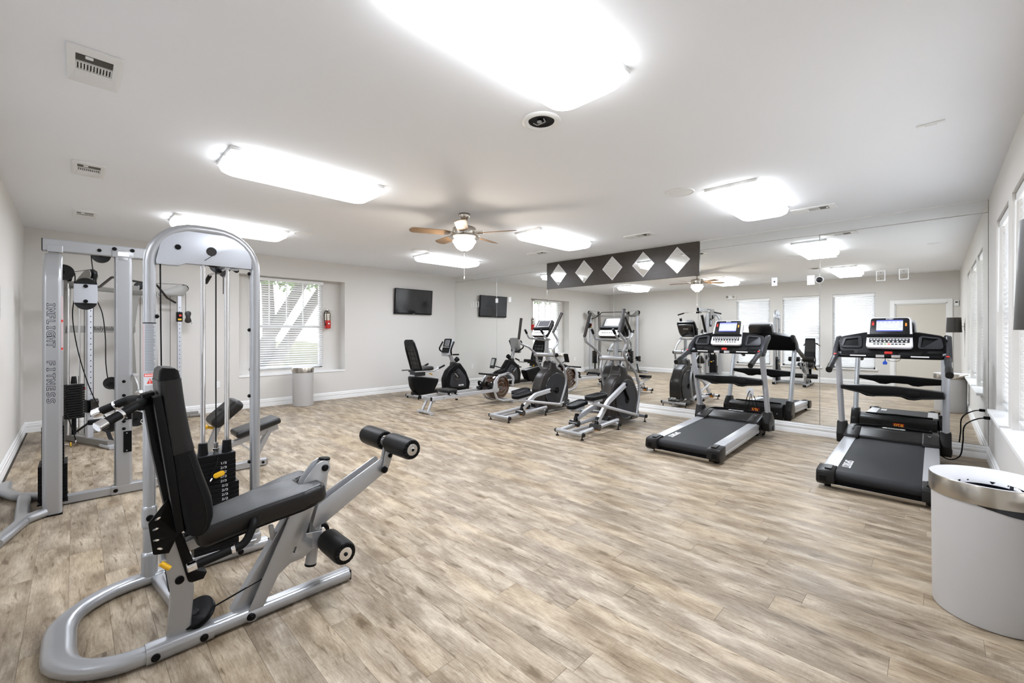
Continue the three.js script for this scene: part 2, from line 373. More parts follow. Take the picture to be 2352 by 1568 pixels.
  const o = new THREE.Mesh(all, gs.map((q) => q[1])); o.name = 'distant_planks'; o.userData = { kind: 'stuff' }; floor.add(o);
  const cor = new THREE.Mesh(span(-0.2, L + 0.2, -0.003, 0, W + 0.005, CORRIDOR_Z), M.outsideGround); cor.name = 'corridor_carpet'; floor.add(cor);
}

// ---- baseboards
const BASE = [[0, 0], [0.017, 0], [0.017, 0.058], [0.0125, 0.064], [0.0165, 0.070], [0.0165, 0.098], [0.011, 0.104], [0.0125, 0.110], [0.0125, 0.124], [0.006, 0.136], [0.004, 0.14], [0, 0.14]];
const flipX = (p) => p.map(([a, b]) => [-a, b]).reverse();
struct('baseboard_mirror', extX(BASE.map(([a, b]) => [a * 0.9 - 0.009, b]), L / 2, L, 0), M.trim);
struct('baseboard_far', extZ(BASE, W / 2, W, 0), M.trim);
struct('baseboard_right', extZ(flipX(BASE).map(([a, b]) => [a + L, b]), W / 2, W, 0), M.trim);
struct('baseboard_left', [extX(flipX(BASE).map(([a, b]) => [a + W, b]), (DOOR.x0 - 0.09) / 2, DOOR.x0 - 0.09, 0), extX(flipX(BASE).map(([a, b]) => [a + W, b]), (DOOR.x1 + 0.09 + L) / 2, L - DOOR.x1 - 0.09, 0)], M.trim);

// ---- windows
function windowGroup(n, geos) { const g = new THREE.Group(); g.name = `window_${n}`; g.userData = { kind: 'structure' }; scene.add(g); for (const [name, gg, m] of geos) struct(name, gg, m, g); return g; }
{ // far window: double hung, three upright bars in the upper sash
  const x = -0.31, { z0, z1, y0, y1 } = FW, ym = 1.46, fr = 0.05, geos = [];
  const frame = [span(x - 0.04, x + 0.04, y0, y1, z0, z0 + fr, 0.004), span(x - 0.04, x + 0.04, y0, y1, z1 - fr, z1, 0.004), span(x - 0.04, x + 0.04, y1 - fr, y1, z0, z1, 0.004), span(x - 0.04, x + 0.04, y0, y0 + fr, z0, z1, 0.004)];
  geos.push(['window_frame', frame, M.plastic], ['meeting_rail', span(x - 0.03, x + 0.035, ym - 0.025, ym + 0.025, z0 + fr, z1 - fr, 0.004), M.plastic]);
  for (let i = 1; i < 4; i++) { const z = lerp(z0 + fr, z1 - fr, i / 4); geos.push(['muntin', span(x - 0.012, x + 0.012, ym, y1 - fr, z - 0.008, z + 0.008, 0.002), M.plastic]); }
  geos.push(['pane', span(x - 0.002, x + 0.002, ym, y1 - fr, z0 + fr, z1 - fr), M.glass], ['pane', span(x - 0.002, x + 0.002, y0 + fr, ym, z0 + fr, z1 - fr), M.glass]);
  geos.push(['window_sill', span(-0.252, 0.012, REC.y0 - 0.024, REC.y0 + 0.005, REC.z0 - 0.004, REC.z1 + 0.004, 0.003), M.trim]);
  windowGroup(1, geos);
}
RW.forEach(([a, b], i) => {
  const x = L + 0.13, [y0, y1] = RY, fr = 0.045;
  windowGroup(2 + i, [
    ['window_frame', [span(x - 0.035, x + 0.035, y0, y1, a, a + fr, 0.004), span(x - 0.035, x + 0.035, y0, y1, b - fr, b, 0.004), span(x - 0.035, x + 0.035, y1 - fr, y1, a, b, 0.004), span(x - 0.035, x + 0.035, y0, y0 + fr, a, b, 0.004)], M.plastic],
    ['meeting_rail', span(x - 0.03, x + 0.03, 1.46, 1.51, a + fr, b - fr, 0.004), M.plastic],
    ['pane', span(x - 0.002, x + 0.002, y0 + fr, 1.46, a + fr, b - fr), M.glass], ['pane', span(x - 0.002, x + 0.002, 1.51, y1 - fr, a + fr, b - fr), M.glass],
    ['window_sill', span(L - 0.055, L + 0.10, y0 - 0.030, y0 + 0.001, a - 0.06, b + 0.055, 0.004), M.trim],
  ]);
});
LW.forEach(([a, b], i) => {
  const z = W + 0.10, [y0, y1] = LY, fr = 0.04;
  windowGroup(5 + i, [
    ['window_frame', [span(a, a + fr, y0, y1, z - 0.03, z + 0.03, 0.004), span(b - fr, b, y0, y1, z - 0.03, z + 0.03, 0.004), span(a, b, y1 - fr, y1, z - 0.03, z + 0.03, 0.004), span(a, b, y0, y0 + fr, z - 0.03, z + 0.03, 0.004)], M.trim],
    ['pane', span(a + fr, b - fr, y0 + fr, y1 - fr, z - 0.002, z + 0.002), M.glass],
    ['window_sill', span(a - 0.05, b + 0.05, y0 - 0.028, y0, W - 0.04, W + 0.07, 0.004), M.trim],
  ]);
});
function blind(label, w, h, p, turn, tilt, pitch = 0.043, wandSide = -1) {     // hangs from its head rail; local z points into the room
  const o = thing('window_blind', label, 'blind', p, turn, undefined);
  part('headrail', [rbox(w, 0.05, 0.052, 0, h - 0.026, 0, 0.004), rbox(w + 0.004, 0.062, 0.008, 0, h - 0.032, 0.032, 0.003)], M.plastic, o);
  const g = turned(rbox(w - 0.012, 0.003, 0.050, 0, 0, 0, 0.0012, 1), tilt, 0, 0), n = Math.floor((h - 0.10) / pitch);
  for (let i = 0; i < n; i++) { const m = new THREE.Mesh(g, M.slat); m.name = 'slat'; m.position.y = h - 0.085 - i * pitch; o.add(m); }
  part('bottom_rail', rbox(w - 0.01, 0.018, 0.05, 0, h - 0.085 - n * pitch + 0.014, 0, 0.004), M.plastic, o);
  for (const k of w > 1 ? [-0.42, 0, 0.42] : [-0.36, 0.36]) for (const z of [-0.026, 0.027]) part('ladder_cord', box(0.0022, h - 0.07, 0.0012, k * w, h / 2 - 0.02, z), M.plastic, o);
  part('tilt_wand', rod(V(wandSide * w * 0.44, h - 0.06, 0.044), V(wandSide * w * 0.44, h * 0.52, 0.05), 0.004, 0.004, 8), M.plastic, o);
  return o;
}
blind('white slatted blind, half open, with tree trunks showing through, beside the fire extinguisher', FW.z1 - FW.z0 - 0.01, FW.y1 - FW.y0 - 0.01, [-0.215, FW.y0 + 0.004, (FW.z0 + FW.z1) / 2], Math.PI / 2, 0.52, 0.0425);
blind('narrow bright white blind of the side window nearest the mirror wall', RW[0][1] - RW[0][0] - 0.012, RY[1] - RY[0] - 0.012, [L + 0.055, RY[0] + 0.006, (RW[0][0] + RW[0][1]) / 2], -Math.PI / 2, -0.95, 0.043);
blind('wide bright white blind of the middle side window, behind the wall television edge', RW[1][1] - RW[1][0] - 0.012, RY[1] - RY[0] - 0.012, [L + 0.055, RY[0] + 0.006, (RW[1][0] + RW[1][1]) / 2], -Math.PI / 2, -0.95, 0.043);
blind('bright white blind of the side window farthest from the mirror, seen only in the mirror', RW[2][1] - RW[2][0] - 0.012, RY[1] - RY[0] - 0.012, [L + 0.055, RY[0] + 0.006, (RW[2][0] + RW[2][1]) / 2], -Math.PI / 2, -0.95, 0.043);
const LBL = ['white blind below the twin emergency light, reflected in the mirror behind the treadmill', 'bright white blind reflected between the two treadmills, behind the leg machine tower', 'white blind next to the door, reflected in the mirror left of the near treadmill console'];
LW.forEach(([a, b], i) => blind(LBL[i], b - a - 0.012, LY[1] - LY[0] - 0.012, [(a + b) / 2, LY[0] + 0.006, W + 0.036], Math.PI, 0.55 + 0.1 * i, 0.043));

// ---- door in the left wall
{
  const g = new THREE.Group(); g.name = 'door_1'; g.userData = { kind: 'structure' }; scene.add(g);
  const { x0, x1, y1 } = DOOR, c = 0.085;
  struct('door_casing', [span(x0 - c, x0, 0, y1 + c, W - 0.02, W, 0.004), span(x1, x1 + c, 0, y1 + c, W - 0.02, W, 0.004), span(x0, x1, y1, y1 + c, W - 0.02, W, 0.004), span(x0, x0 + 0.02, 0, y1, W, W + 0.13), span(x1 - 0.02, x1, 0, y1, W, W + 0.13), span(x0, x1, y1 - 0.02, y1, W, W + 0.13)], M.trim, g);
  struct('door_leaf', span(x0 + 0.022, x1 - 0.022, 0.004, y1 - 0.022, W + 0.02, W + 0.062, 0.003), M.door, g);
  const hd = struct('door_handle', [rbox(0.06, 0.2, 0.012, x1 - 0.10, 1.02, W + 0.014), rod(V(x1 - 0.10, 1.0, W + 0.01), V(x1 - 0.10, 1.0, W - 0.045), 0.011), pipe([[x1 - 0.10, 1.0, W - 0.04], [x1 - 0.22, 1.0, W - 0.04]], 0.009)], M.nickel, g);
}
// ---- dark panel, mirrors
const MX = [0.002, 1.523, 3.016, 4.558, 6.065, 7.580, L - 0.002];
const MLBL = ['mirror panel in the far corner that reflects the wall television', 'mirror panel between the television reflection and the dark diamond board', 'mirror panel under the left part of the dark diamond board', 'mirror panel under the right part of the dark diamond board', 'mirror panel behind the far treadmill, beside the dark board end', 'mirror panel behind the near treadmill, next to the side windows'];
for (let i = 0; i < 6; i++) solo('large_mirror', rbox(MX[i + 1] - MX[i] - 0.004, 2.598 - 0.142, 0.006, (MX[i] + MX[i + 1]) / 2, (2.598 + 0.142) / 2, -0.003, 0.0018, 1), M.mirror, MLBL[i], 'mirror');
const SLBL = ['narrow mirror strip along the ceiling left of the dark diamond board', 'narrow mirror strip along the ceiling right of the dark diamond board'];
[[0.002, 3.02], [6.06, L - 0.002]].forEach(([a, b], i) => solo('strip_mirror', rbox(b - a - 0.004, H - 0.008 - 2.603, 0.006, (a + b) / 2, (H - 0.008 + 2.603) / 2, -0.003, 0.0018, 1), M.mirror, SLBL[i], 'mirror'));
struct('trim_1', [span(0, 3.02, H - 0.008, H, -0.009, 0.004), span(6.06, L, H - 0.008, H, -0.009, 0.004)], M.trim);
{
  const espresso = tex(512, 128, (u, v) => { const g = fbm(u * 30, v * 60, 4), s = fbm(u * 6, v * 3, 3), t = 0.55 * g + 0.45 * s; return [0.14 + t * 0.12, 0.115 + t * 0.10, 0.085 + t * 0.085]; });
  const b = thingAt('diamond_board', 'long dark brown board with five diamond mirrors, high on the mirror wall', 'wall board', [4.54, 2.48, 0]);
  const wood = std('stained dark board', 1, 1, 1, 0.38, 0, { map: espresso });
  const x0 = 3.022, x1 = 6.058, y0 = 2.215, y1 = H - 0.004, t = 0.022;
  const body = rbox(x1 - x0, y1 - y0, t, (x0 + x1) / 2, (y0 + y1) / 2, t / 2 + 0.0005, 0.003);
  part('board', body, wood, b);
  const dx = [3.325, 3.935, 4.54, 5.135, 5.72];
  for (const x of dx) {
    const y = 2.482, k = [[x, y + 0.215], [x - 0.205, y], [x, y - 0.215], [x + 0.205, y]], q = k.map(([a, c]) => [x + (a - x) * 0.93, y + (c - y) * 0.93]);
    const f = part('mirror_border', extZ(k, t + 0.004, 0.006, 0.002, [q.slice().reverse()]), M.canWhite, b, 'pale bevelled border of a diamond mirror');
    part('diamond_mirror', extZ(q, t + 0.0035, 0.004, 0), M.mirror, b, 'diamond mirror in the dark board');
  }
}
// ---------------------------------------------------------------- ceiling fittings
const CLBL = { '0_0': 'fluorescent ceiling light nearest the far window, partly behind the leg machine arch', '1_0': 'fluorescent ceiling light between the big front light and the far window', '2_0': 'largest nearest fluorescent ceiling light, beside the open round speaker', '0_1': 'fluorescent ceiling light farthest away, hanging behind the ceiling fan', '1_1': 'fluorescent ceiling light in front of the dark diamond board', '2_1': 'fluorescent ceiling light above the far treadmill, beside the white round speaker' };
{
  const mk = (x, z, label) => {
    const o = thing('ceiling_light', label, 'ceiling light', [x, H, z]);
    part('base_pan', [rbox(0.46, 0.028, 1.262, 0, -0.014, 0, 0.004)], M.plastic, o);
    // puffed acrylic diffuser: lofted rounded rectangles
    const prof = [[0.47, 1.255, -0.026, 0.09], [0.478, 1.262, -0.034, 0.10], [0.474, 1.258, -0.062, 0.10], [0.455, 1.24, -0.084, 0.10], [0.415, 1.20, -0.098, 0.10], [0.34, 1.12, -0.106, 0.09]];
    const K = 6, rows = prof.map(([w, d, y, r]) => section(w, d, r, K).map((s) => [s[0], y, s[1]])), pos = [], idx = [], m = rows[0].length;
    rows.forEach((r) => r.forEach((p) => pos.push(...p)));
    for (let q = 0; q < rows.length - 1; q++) for (let j = 0; j < m; j++) { const a = q * m + j, b = q * m + (j + 1) % m; idx.push(a, a + m, b, b, a + m, b + m); }
    const c = pos.length / 3; pos.push(0, -0.110, 0); for (let j = 0; j < m; j++) idx.push(c, c - m + (j + 1) % m, c - m + j);
    const g = new THREE.BufferGeometry(); g.setAttribute('position', new THREE.Float32BufferAttribute(pos, 3)); for (let i = 0; i < idx.length; i += 3) { const t = idx[i]; idx[i] = idx[i + 1]; idx[i + 1] = t; } g.setIndex(idx); g.computeVertexNormals();
    part('diffuser', toCreasedNormals(g, 0.9), M.diffuser, o);
    for (const s of [-1, 1]) part('end_clip', rbox(0.05, 0.012, 0.012, 0, -0.026, s * 0.632, 0.002), M.plastic, o);
    return o;
  };
  let first;
  LAMP_X.forEach((x, i) => LAMP_Z.forEach((z, j) => { const l = CLBL[`${i}_${j}`]; if (!first) first = mk(x, z, l); else copyOf(first, 'ceiling_light', l, [x, H, z]); }));
  scene.children.filter((o) => /^ceiling_light/.test(o.name)).forEach((o) => { o.userData.group = 'fluorescent ceiling lights'; });
}
{ // ceiling fan with a light
  const o = thingAt('ceiling_fan', 'ceiling fan with brushed nickel body, lit glass bowl and pull chain', 'fan', [4.66, H, 3.5]);
  const c = (pts, seg = 36) => lathe(pts.map(([r, y]) => [r, H + y]), seg).translate(4.66, 0, 3.5);
  part('canopy', c([[0.001, 0], [0.068, 0], [0.068, -0.02], [0.062, -0.045], [0.04, -0.075], [0.015, -0.085], [0.001, -0.085]]), M.nickel, o);
  part('downrod', c([[0.011, -0.08], [0.011, -0.12], [0.022, -0.125], [0.024, -0.15], [0.02, -0.155]]), M.nickel, o);
  part('motor_housing', c([[0.02, -0.150], [0.11, -0.155], [0.135, -0.17], [0.14, -0.2], [0.14, -0.245], [0.125, -0.26], [0.18, -0.268], [0.187, -0.276], [0.18, -0.284], [0.08, -0.292], [0.06, -0.31], [0.001, -0.31]]), M.nickel, o);
  part('glass_bowl', c([[0.06, -0.300], [0.125, -0.305], [0.137, -0.318], [0.137, -0.335], [0.122, -0.352], [0.112, -0.375], [0.09, -0.405], [0.055, -0.428], [0.02, -0.438], [0.001, -0.44]]), M.bowl, o);
  part('finial', c([[0.012, -0.436], [0.016, -0.445], [0.007, -0.455], [0.001, -0.456]], 16), M.nickel, o);
  part('pull_chain', [rod(V(4.66, H - 0.45, 3.5), V(4.66, H - 0.74, 3.5), 0.0022, 0.0022, 6), c([[0.001, -0.73], [0.008, -0.745], [0.010, -0.768], [0.001, -0.775]], 12)], M.plastic, o);
  const bladeWood = std('maple brown blade', 0.26, 0.17, 0.10, 0.45);
  for (let i = 0; i < 5; i++) {
    const a = i / 5 * 2 * Math.PI + 0.5, g = turned(extY([[0.17, -0.035, 0.01], [0.24, -0.062, 0.03], [0.62, -0.068, 0.05], [0.645, 0, 0.04], [0.62, 0.068, 0.05], [0.24, 0.062, 0.03], [0.17, 0.035, 0.01]], 0, 0.007, 0.002), 0.2, 0, 0);
    const b = part('blade', turned(g, 0, a, 0).translate(4.66, H - 0.235, 3.5), bladeWood, o);
    part('blade_iron', turned(join(beam([[0.12, 0.004, 0], [0.19, 0.012, 0], [0.24, 0.008, 0]], 0.035, 0.006, Z1.clone(), 0.002)), 0, a, 0).translate(4.66, H - 0.24, 3.5), M.nickel, b);
  }
  const l = new THREE.PointLight(0xfff0dc, 0.7); l.position.set(4.66, H - 0.37, 3.5); l.shadow.radius = 4; l.castShadow = true; scene.add(l);
}
{ // flush ceiling speakers
  const sp = (x, z, open, label) => {
    const o = thing('ceiling_speaker', label, 'speaker', [x, H, z]);
    if (open) {
      part('trim_ring', lathe([[0.085, -0.002], [0.093, -0.014], [0.108, -0.016], [0.126, -0.010], [0.13, -0.001]].map((p) => [...p]), 48), M.plastic, o);
      part('woofer_cone', lathe([[0.092, -0.006], [0.084, -0.003], [0.075, -0.006], [0.068, -0.0015], [0.03, -0.0008], [0.028, -0.006], [0.001, -0.009]], 40), M.black, o);
      part('tweeter_bridge', [pipe([[-0.045, -0.012, 0.03], [-0.035, -0.018, 0, 0.01], [0.035, -0.018, 0, 0.01], [0.045, -0.012, 0.03]], 0.003, 8), disc(V(0, -0.014, 0.02), Y1, 0.016, 0.008)], M.silver2, o);
    } else {
      part('grille', lathe([[0.001, -0.009], [0.115, -0.008], [0.12, -0.004], [0.122, -0.001]], 48), M.plastic, o);
      part('trim_ring', lathe([[0.120, -0.001], [0.121, -0.010], [0.131, -0.010], [0.135, -0.001]], 48), M.trim, o);
    }
  };
  sp(6.775, 4.565, true, 'open black ceiling speaker without its grille, next to the largest ceiling light');
  sp(6.82, 2.49, false, 'white round ceiling speaker beside the light above the far treadmill');
  sp(2.27, 4.46, false, 'white round ceiling speaker near the far window light');
  sp(2.35, 2.59, false, 'white round ceiling speaker behind the ceiling fan');
}
{ // air vents
  const mk = (label) => {
    const o = thing('air_vent', label, 'vent', [0, H, 0]);
    const w = 0.42, d = 0.205, y = -0.006;
    part('vent_frame', [extY(rect(-w / 2, w / 2, -d / 2, d / 2).map((p) => [...p, 0.004]), -0.006, 0.012, 0.002, [hole(-0.045, 0.140, -0.070, 0.070)]), span(0.046, 0.052, -0.013, -0.002, -0.070, 0.070), rbox(0.09, 0.004, 0.145, -0.105, -0.0135, 0, 0.002), rbox(0.02, 0.010, 0.03, 0.128, -0.016, 0.02, 0.004)], M.plastic, o);
    part('backing', span(-0.048, 0.143, -0.0016, -0.0006, -0.072, 0.072), M.black, o);
    for (let i = 0; i < 9; i++) part('louver', turned(box(0.010, 0.0015, 0.14), 0, 0, -0.5).translate(0.058 + i * 0.0095, -0.006, 0), M.slatGrey, o);
    for (let i = 0; i < 12; i++) part('louver', turned(box(0.092, 0.0015, 0.0085), 0.7, 0, 0).translate(0, -0.006, -0.067 + i * 0.0122), M.plastic, o);
    return o;
  };
  const S = [[5.45, 6.667, 0, 'white ceiling vent nearest the camera, above the leg machine'], [3.45, 6.655, 0, 'white ceiling vent in the middle of the row of three along the wall'], [1.45, 6.655, 0, 'small white ceiling vent farthest along the wall row, above the cable machine'], [5.60, 1.02, 0, 'white ceiling vent in front of the dark diamond board'], [7.66, 0.87, 0, 'white ceiling vent beside the light above the far treadmill'], [3.66, 1.0, 0, 'white ceiling vent between the fan and the diamond board']];
  const v = mk(S[0][3]);
  S.forEach(([x, z, t, l], i) => { const o = i ? copyOf(v, 'air_vent', l, [x, H, z], t) : v; o.position.set(x, H, z); o.rotation.y = t; o.userData.group = 'ceiling air vents'; });
  const r = thing('return_grille', 'long five-section return air grille on the ceiling, seen in the mirror above the door', 'vent', [8.64, H, 7.04]);
  part('grille_frame', extY(rect(-0.36, 0.36, -0.08, 0.08), -0.006, 0.012, 0.002, [0, 1, 2, 3, 4].map((i) => hole(-0.32 + i * 0.13, -0.205 + i * 0.13, -0.055, 0.055))), M.plastic, r);
  part('backing', span(-0.33, 0.33, -0.0016, -0.0006, -0.06, 0.06), std('grille shadow', 0.30, 0.26, 0.18, 0.8), r);
  for (let i = 0; i < 5; i++) for (let j = 0; j < 5; j++) part('louver', turned(box(0.115, 0.0015, 0.014), 0.7, 0, 0).translate(-0.2625 + i * 0.13, -0.006, -0.044 + j * 0.022), M.plastic, r);
  const slit = thing('ceiling_sensor', 'thin white sensor strip on the ceiling near the side windows', 'sensor', [8.62, H, 2.71]);
  part('sensor_case', rbox(0.14, 0.014, 0.022, 0, -0.007, 0, 0.005), M.trim, slit);
  part('sensor_lens', rbox(0.06, 0.006, 0.010, 0, -0.015, 0, 0.003), M.plastic, slit);
}
// ---------------------------------------------------------------- things on the walls
{
  const tv = thing('wall_television', 'flat black television high on the far wall beside the mirror corner', 'television', [0.0, 2.05, 1.255], Math.PI / 2);
  // local: x along the wall, z into the room
  const dn = (g) => turned(g, 0.07, 0, 0);
  part('cabinet', dn(rbox(1.0, 0.575, 0.035, 0, 0, 0.065, 0.006)), M.black, tv);
  part('screen', dn(rbox(0.965, 0.530, 0.003, 0, 0.008, 0.0835, 0.001)), M.tvScreen, tv);
  part('wall_mount', [rbox(0.3, 0.25, 0.012, 0, 0, 0.008, 0.003), rbox(0.05, 0.2, 0.034, -0.1, 0, 0.026, 0.003), rbox(0.05, 0.2, 0.034, 0.1, 0, 0.026, 0.003)], M.iron, tv);
  part('logo', dn(rbox(0.04, 0.006, 0.001, 0, -0.273, 0.0835, 0.0004)), M.silver2, tv);
}
{ // fire extinguisher in the window recess
  const x = -0.25 + 0.075, z = 3.13, o = thingAt('fire_extinguisher', 'red fire extinguisher hanging on the wall next to the far window', 'extinguisher', [x, 1.42, z]);
  const c = (p, s = 28) => lathe(p, s).translate(x, 0, z);
  part('cylinder', c([[0.001, 1.42], [0.05, 1.42], [0.058, 1.43], [0.058, 1.585]]), M.redPaint, o);
  part('label_band', c([[0.0582, 1.585], [0.0582, 1.70]]), M.steel, o, 'pale instruction label');
  part('shoulder', c([[0.058, 1.70], [0.057, 1.715], [0.045, 1.745], [0.02, 1.765], [0.016, 1.785], [0.001, 1.79]]), M.steel, o);
  part('hose', smooth([[x + 0.01, 1.775, z + 0.015], [x + 0.03, 1.77, z + 0.06], [x + 0.035, 1.70, z + 0.082], [x + 0.035, 1.60, z + 0.078], [x + 0.035, 1.53, z + 0.070]], 0.008), M.rubber, o);
  part('hose_nozzle', rod(V(x + 0.035, 1.535, z + 0.07), V(x + 0.035, 1.475, z + 0.066), 0.008, 0.012), M.black, o);
  part('valve', [rod(V(x, 1.78, z), V(x, 1.815, z), 0.016), rbox(0.02, 0.02, 0.05, x, 1.80, z - 0.015)], M.nickel, o);
  part('lever', [beam([[x, 1.815, z + 0.02], [x, 1.822, z - 0.06], [x, 1.80, z - 0.10]], 0.018, 0.004, Y1, 0.001), beam([[x, 1.80, z - 0.02], [x, 1.765, z - 0.085]], 0.016, 0.004, Y1, 0.001)], M.chrome, o);
  part('gauge_sticker', disc(V(x + 0.0575, 1.52, z), X1, 0.016, 0.002), M.plastic, o);
  part('wall_bracket', rbox(0.02, 0.08, 0.03, x - 0.066, 1.72, z), M.steel, o);
}
function outlet(name, label, cat, p, turn, w = 0.07, h = 0.115, holes = true, n = 1) {
  const o = thing(name, label, cat, p, turn);
  part('cover_plate', rbox(w, h, 0.006, 0, 0, 0.003, 0.0025), M.plastic, o);
  if (holes) for (const s of [-1, 1]) { const f = part('socket', rbox(0.034, 0.03, 0.004, 0, s * 0.021, 0.0055, 0.0018), M.trim, o); part('slots', [box(0.002, 0.009, 0.001, -0.006, s * 0.021 + 0.002, 0.0078), box(0.002, 0.008, 0.001, 0.006, s * 0.021 + 0.002, 0.0078)], M.black, f); }
  else for (let i = 0; i < n; i++) part('port', rbox(0.016, 0.02, 0.003, (i - (n - 1) / 2) * 0.03, 0, 0.0065, 0.001), n > 1 ? M.trim : M.dark, o);
  return o;
}
outlet('wall_outlet', 'white outlet on the mirror behind the far treadmill, with two cords plugged in', 'outlet', [6.764, 0.49, 0.0005], 0, 0.085, 0.125);
outlet('wall_outlet', 'white outlet low on the far wall corner, seen beside the rower display', 'outlet', [0.0005, 0.46, 0.55], Math.PI / 2);
outlet('wall_outlet', 'white outlet under the first side window, with a black cord plugged in', 'outlet', [L - 0.0005, 0.46, 0.30], -Math.PI / 2);
outlet('wall_outlet', 'white outlet reflected low on the far wall near the cable machine', 'outlet', [0.0005, 0.46, 5.05], Math.PI / 2);
outlet('cable_plate', 'white plate with one dark jack on the mirror above the far treadmill console', 'wall plate', [7.068, 2.033, 0.0005], 0, 0.07, 0.115, false);
outlet('cable_plate', 'blank white plate on the mirror beside the round black sensor', 'wall plate', [7.485, 2.02, 0.0005], 0, 0.085, 0.125, false, 2);
outlet('cable_plate', 'small white plate on the mirror joint over the television reflection', 'wall plate', [1.525, 2.065, 0.0005], 0, 0.075, 0.10, false, 2);
outlet('cable_plate', 'white plate at the edge of the television reflection, on the mirror', 'wall plate', [1.95, 2.066, 0.0005], 0, 0.07, 0.11, false, 2);
for (const [x, l] of [[8.178, 'clear outlet cover frame on the mirror, left of the other clear frame'], [8.382, 'clear outlet cover frame on the mirror nearest the side windows'], [0.67, 'clear outlet cover frame on the mirror nearest the far wall corner'], [0.86, 'clear outlet cover frame on the mirror just left of the television reflection']]) {
  const o = thing('clear_cover', l, 'wall plate', [x, 2.012, 0.0005], 0);
  part('frame', extZ(rect(-0.042, 0.042, -0.062, 0.062).map((p) => [...p, 0.004]), 0.003, 0.006, 0.0015, [hole(-0.034, 0.034, -0.053, 0.053)]), M.plastic, o);
  part('plate', box(0.07, 0.108, 0.002, 0, 0, 0.0012), M.mirror, o);
  for (const s of [-1, 1]) part('screw', disc(V(0, s * 0.036, 0.003), Z1, 0.004, 0.002, 10), M.dark, o);
}
{
  const o = thing('mirror_sensor', 'round black sensor with white base on the joint of two mirror panels', 'sensor', [7.578, 2.015, 0.0005], 0);
  part('base', disc(V(0, 0, 0.008), Z1, 0.045, 0.016), M.plastic, o);
  part('dome', lathe([[0.036, 0], [0.034, 0.016], [0.022, 0.03], [0.001, 0.035]], 24).rotateX(Math.PI / 2).translate(0, 0, 0.014), M.gloss, o);
  const e = thing('emergency_light', 'white twin-head emergency light above the leg machine side of the wall, seen in the mirror', 'emergency light', [4.24, 2.40, W - 0.0005], Math.PI);
  part('case', rbox(0.27, 0.11, 0.055, 0, 0, 0.028, 0.012), M.plastic, e);
  for (const s of [-1, 1]) { const h = part('lamp_head', rod(V(s * 0.085, 0.02, 0.05), V(s * 0.09, 0.015, 0.10), 0.034, 0.045), M.plastic, e); part('lens', disc(V(s * 0.0902, 0.0148, 0.1015), V(s * 0.1, -0.1, 1).normalize(), 0.038, 0.003), M.steel, h); }
  const t = thing('thermostat', 'small white wall box between the door and the window corner, seen in the mirror', 'thermostat', [8.985, 2.0, W - 0.0005], Math.PI);
  part('case', rbox(0.075, 0.12, 0.03, 0, 0, 0.015, 0.005), M.plastic, t); part('display', rbox(0.045, 0.03, 0.002, 0, 0.025, 0.0305, 0.0008), M.dark, t);
  const k = thing('wall_tablet', 'grey framed panel on the wall at the picture edge, behind the tower gym', 'wall panel', [2.99, 1.60, W - 0.0005], Math.PI);
  part('frame', rbox(0.22, 0.30, 0.022, 0, 0, 0.011, 0.004), M.silver2, k); part('screen', rbox(0.19, 0.26, 0.002, 0, 0, 0.0225, 0.0008), M.silver, k);
  const s = thing('wall_sconce', 'black drum shade wall lamp by the side windows, cut by the picture border', 'wall lamp', [L, 1.35, 5.01], -Math.PI / 2);
  part('backplate', rbox(0.09, 0.14, 0.014, 0, 0.10, 0.007, 0.004), M.nickel, s);
  part('arm', pipe([[0, 0.10, 0.01], [0, 0.10, 0.146, 0.02], [0, 0.19, 0.146]], 0.006, 10), M.nickel, s);
  part('lamp_shade', lathe([[0.106, 0], [0.110, 0], [0.100, 0.283], [0.097, 0.283], [0.106, 0]], 48).translate(0, -0.01, 0.146), std('black shade fabric', 0.022, 0.018, 0.014, 0.35), s);
  part('finial', [rod(V(0, 0.19, 0.146), V(0, 0.315, 0.146), 0.004), disc(V(0, 0.27, 0.146), Y1, 0.03, 0.012), box(0.196, 0.003, 0.006, 0, 0.262, 0.146)], M.nickel, s);
  part('cord_cover', rbox(0.014, 0.5, 0.01, 0.0, -0.22, 0.005, 0.003), M.plastic, s);
}
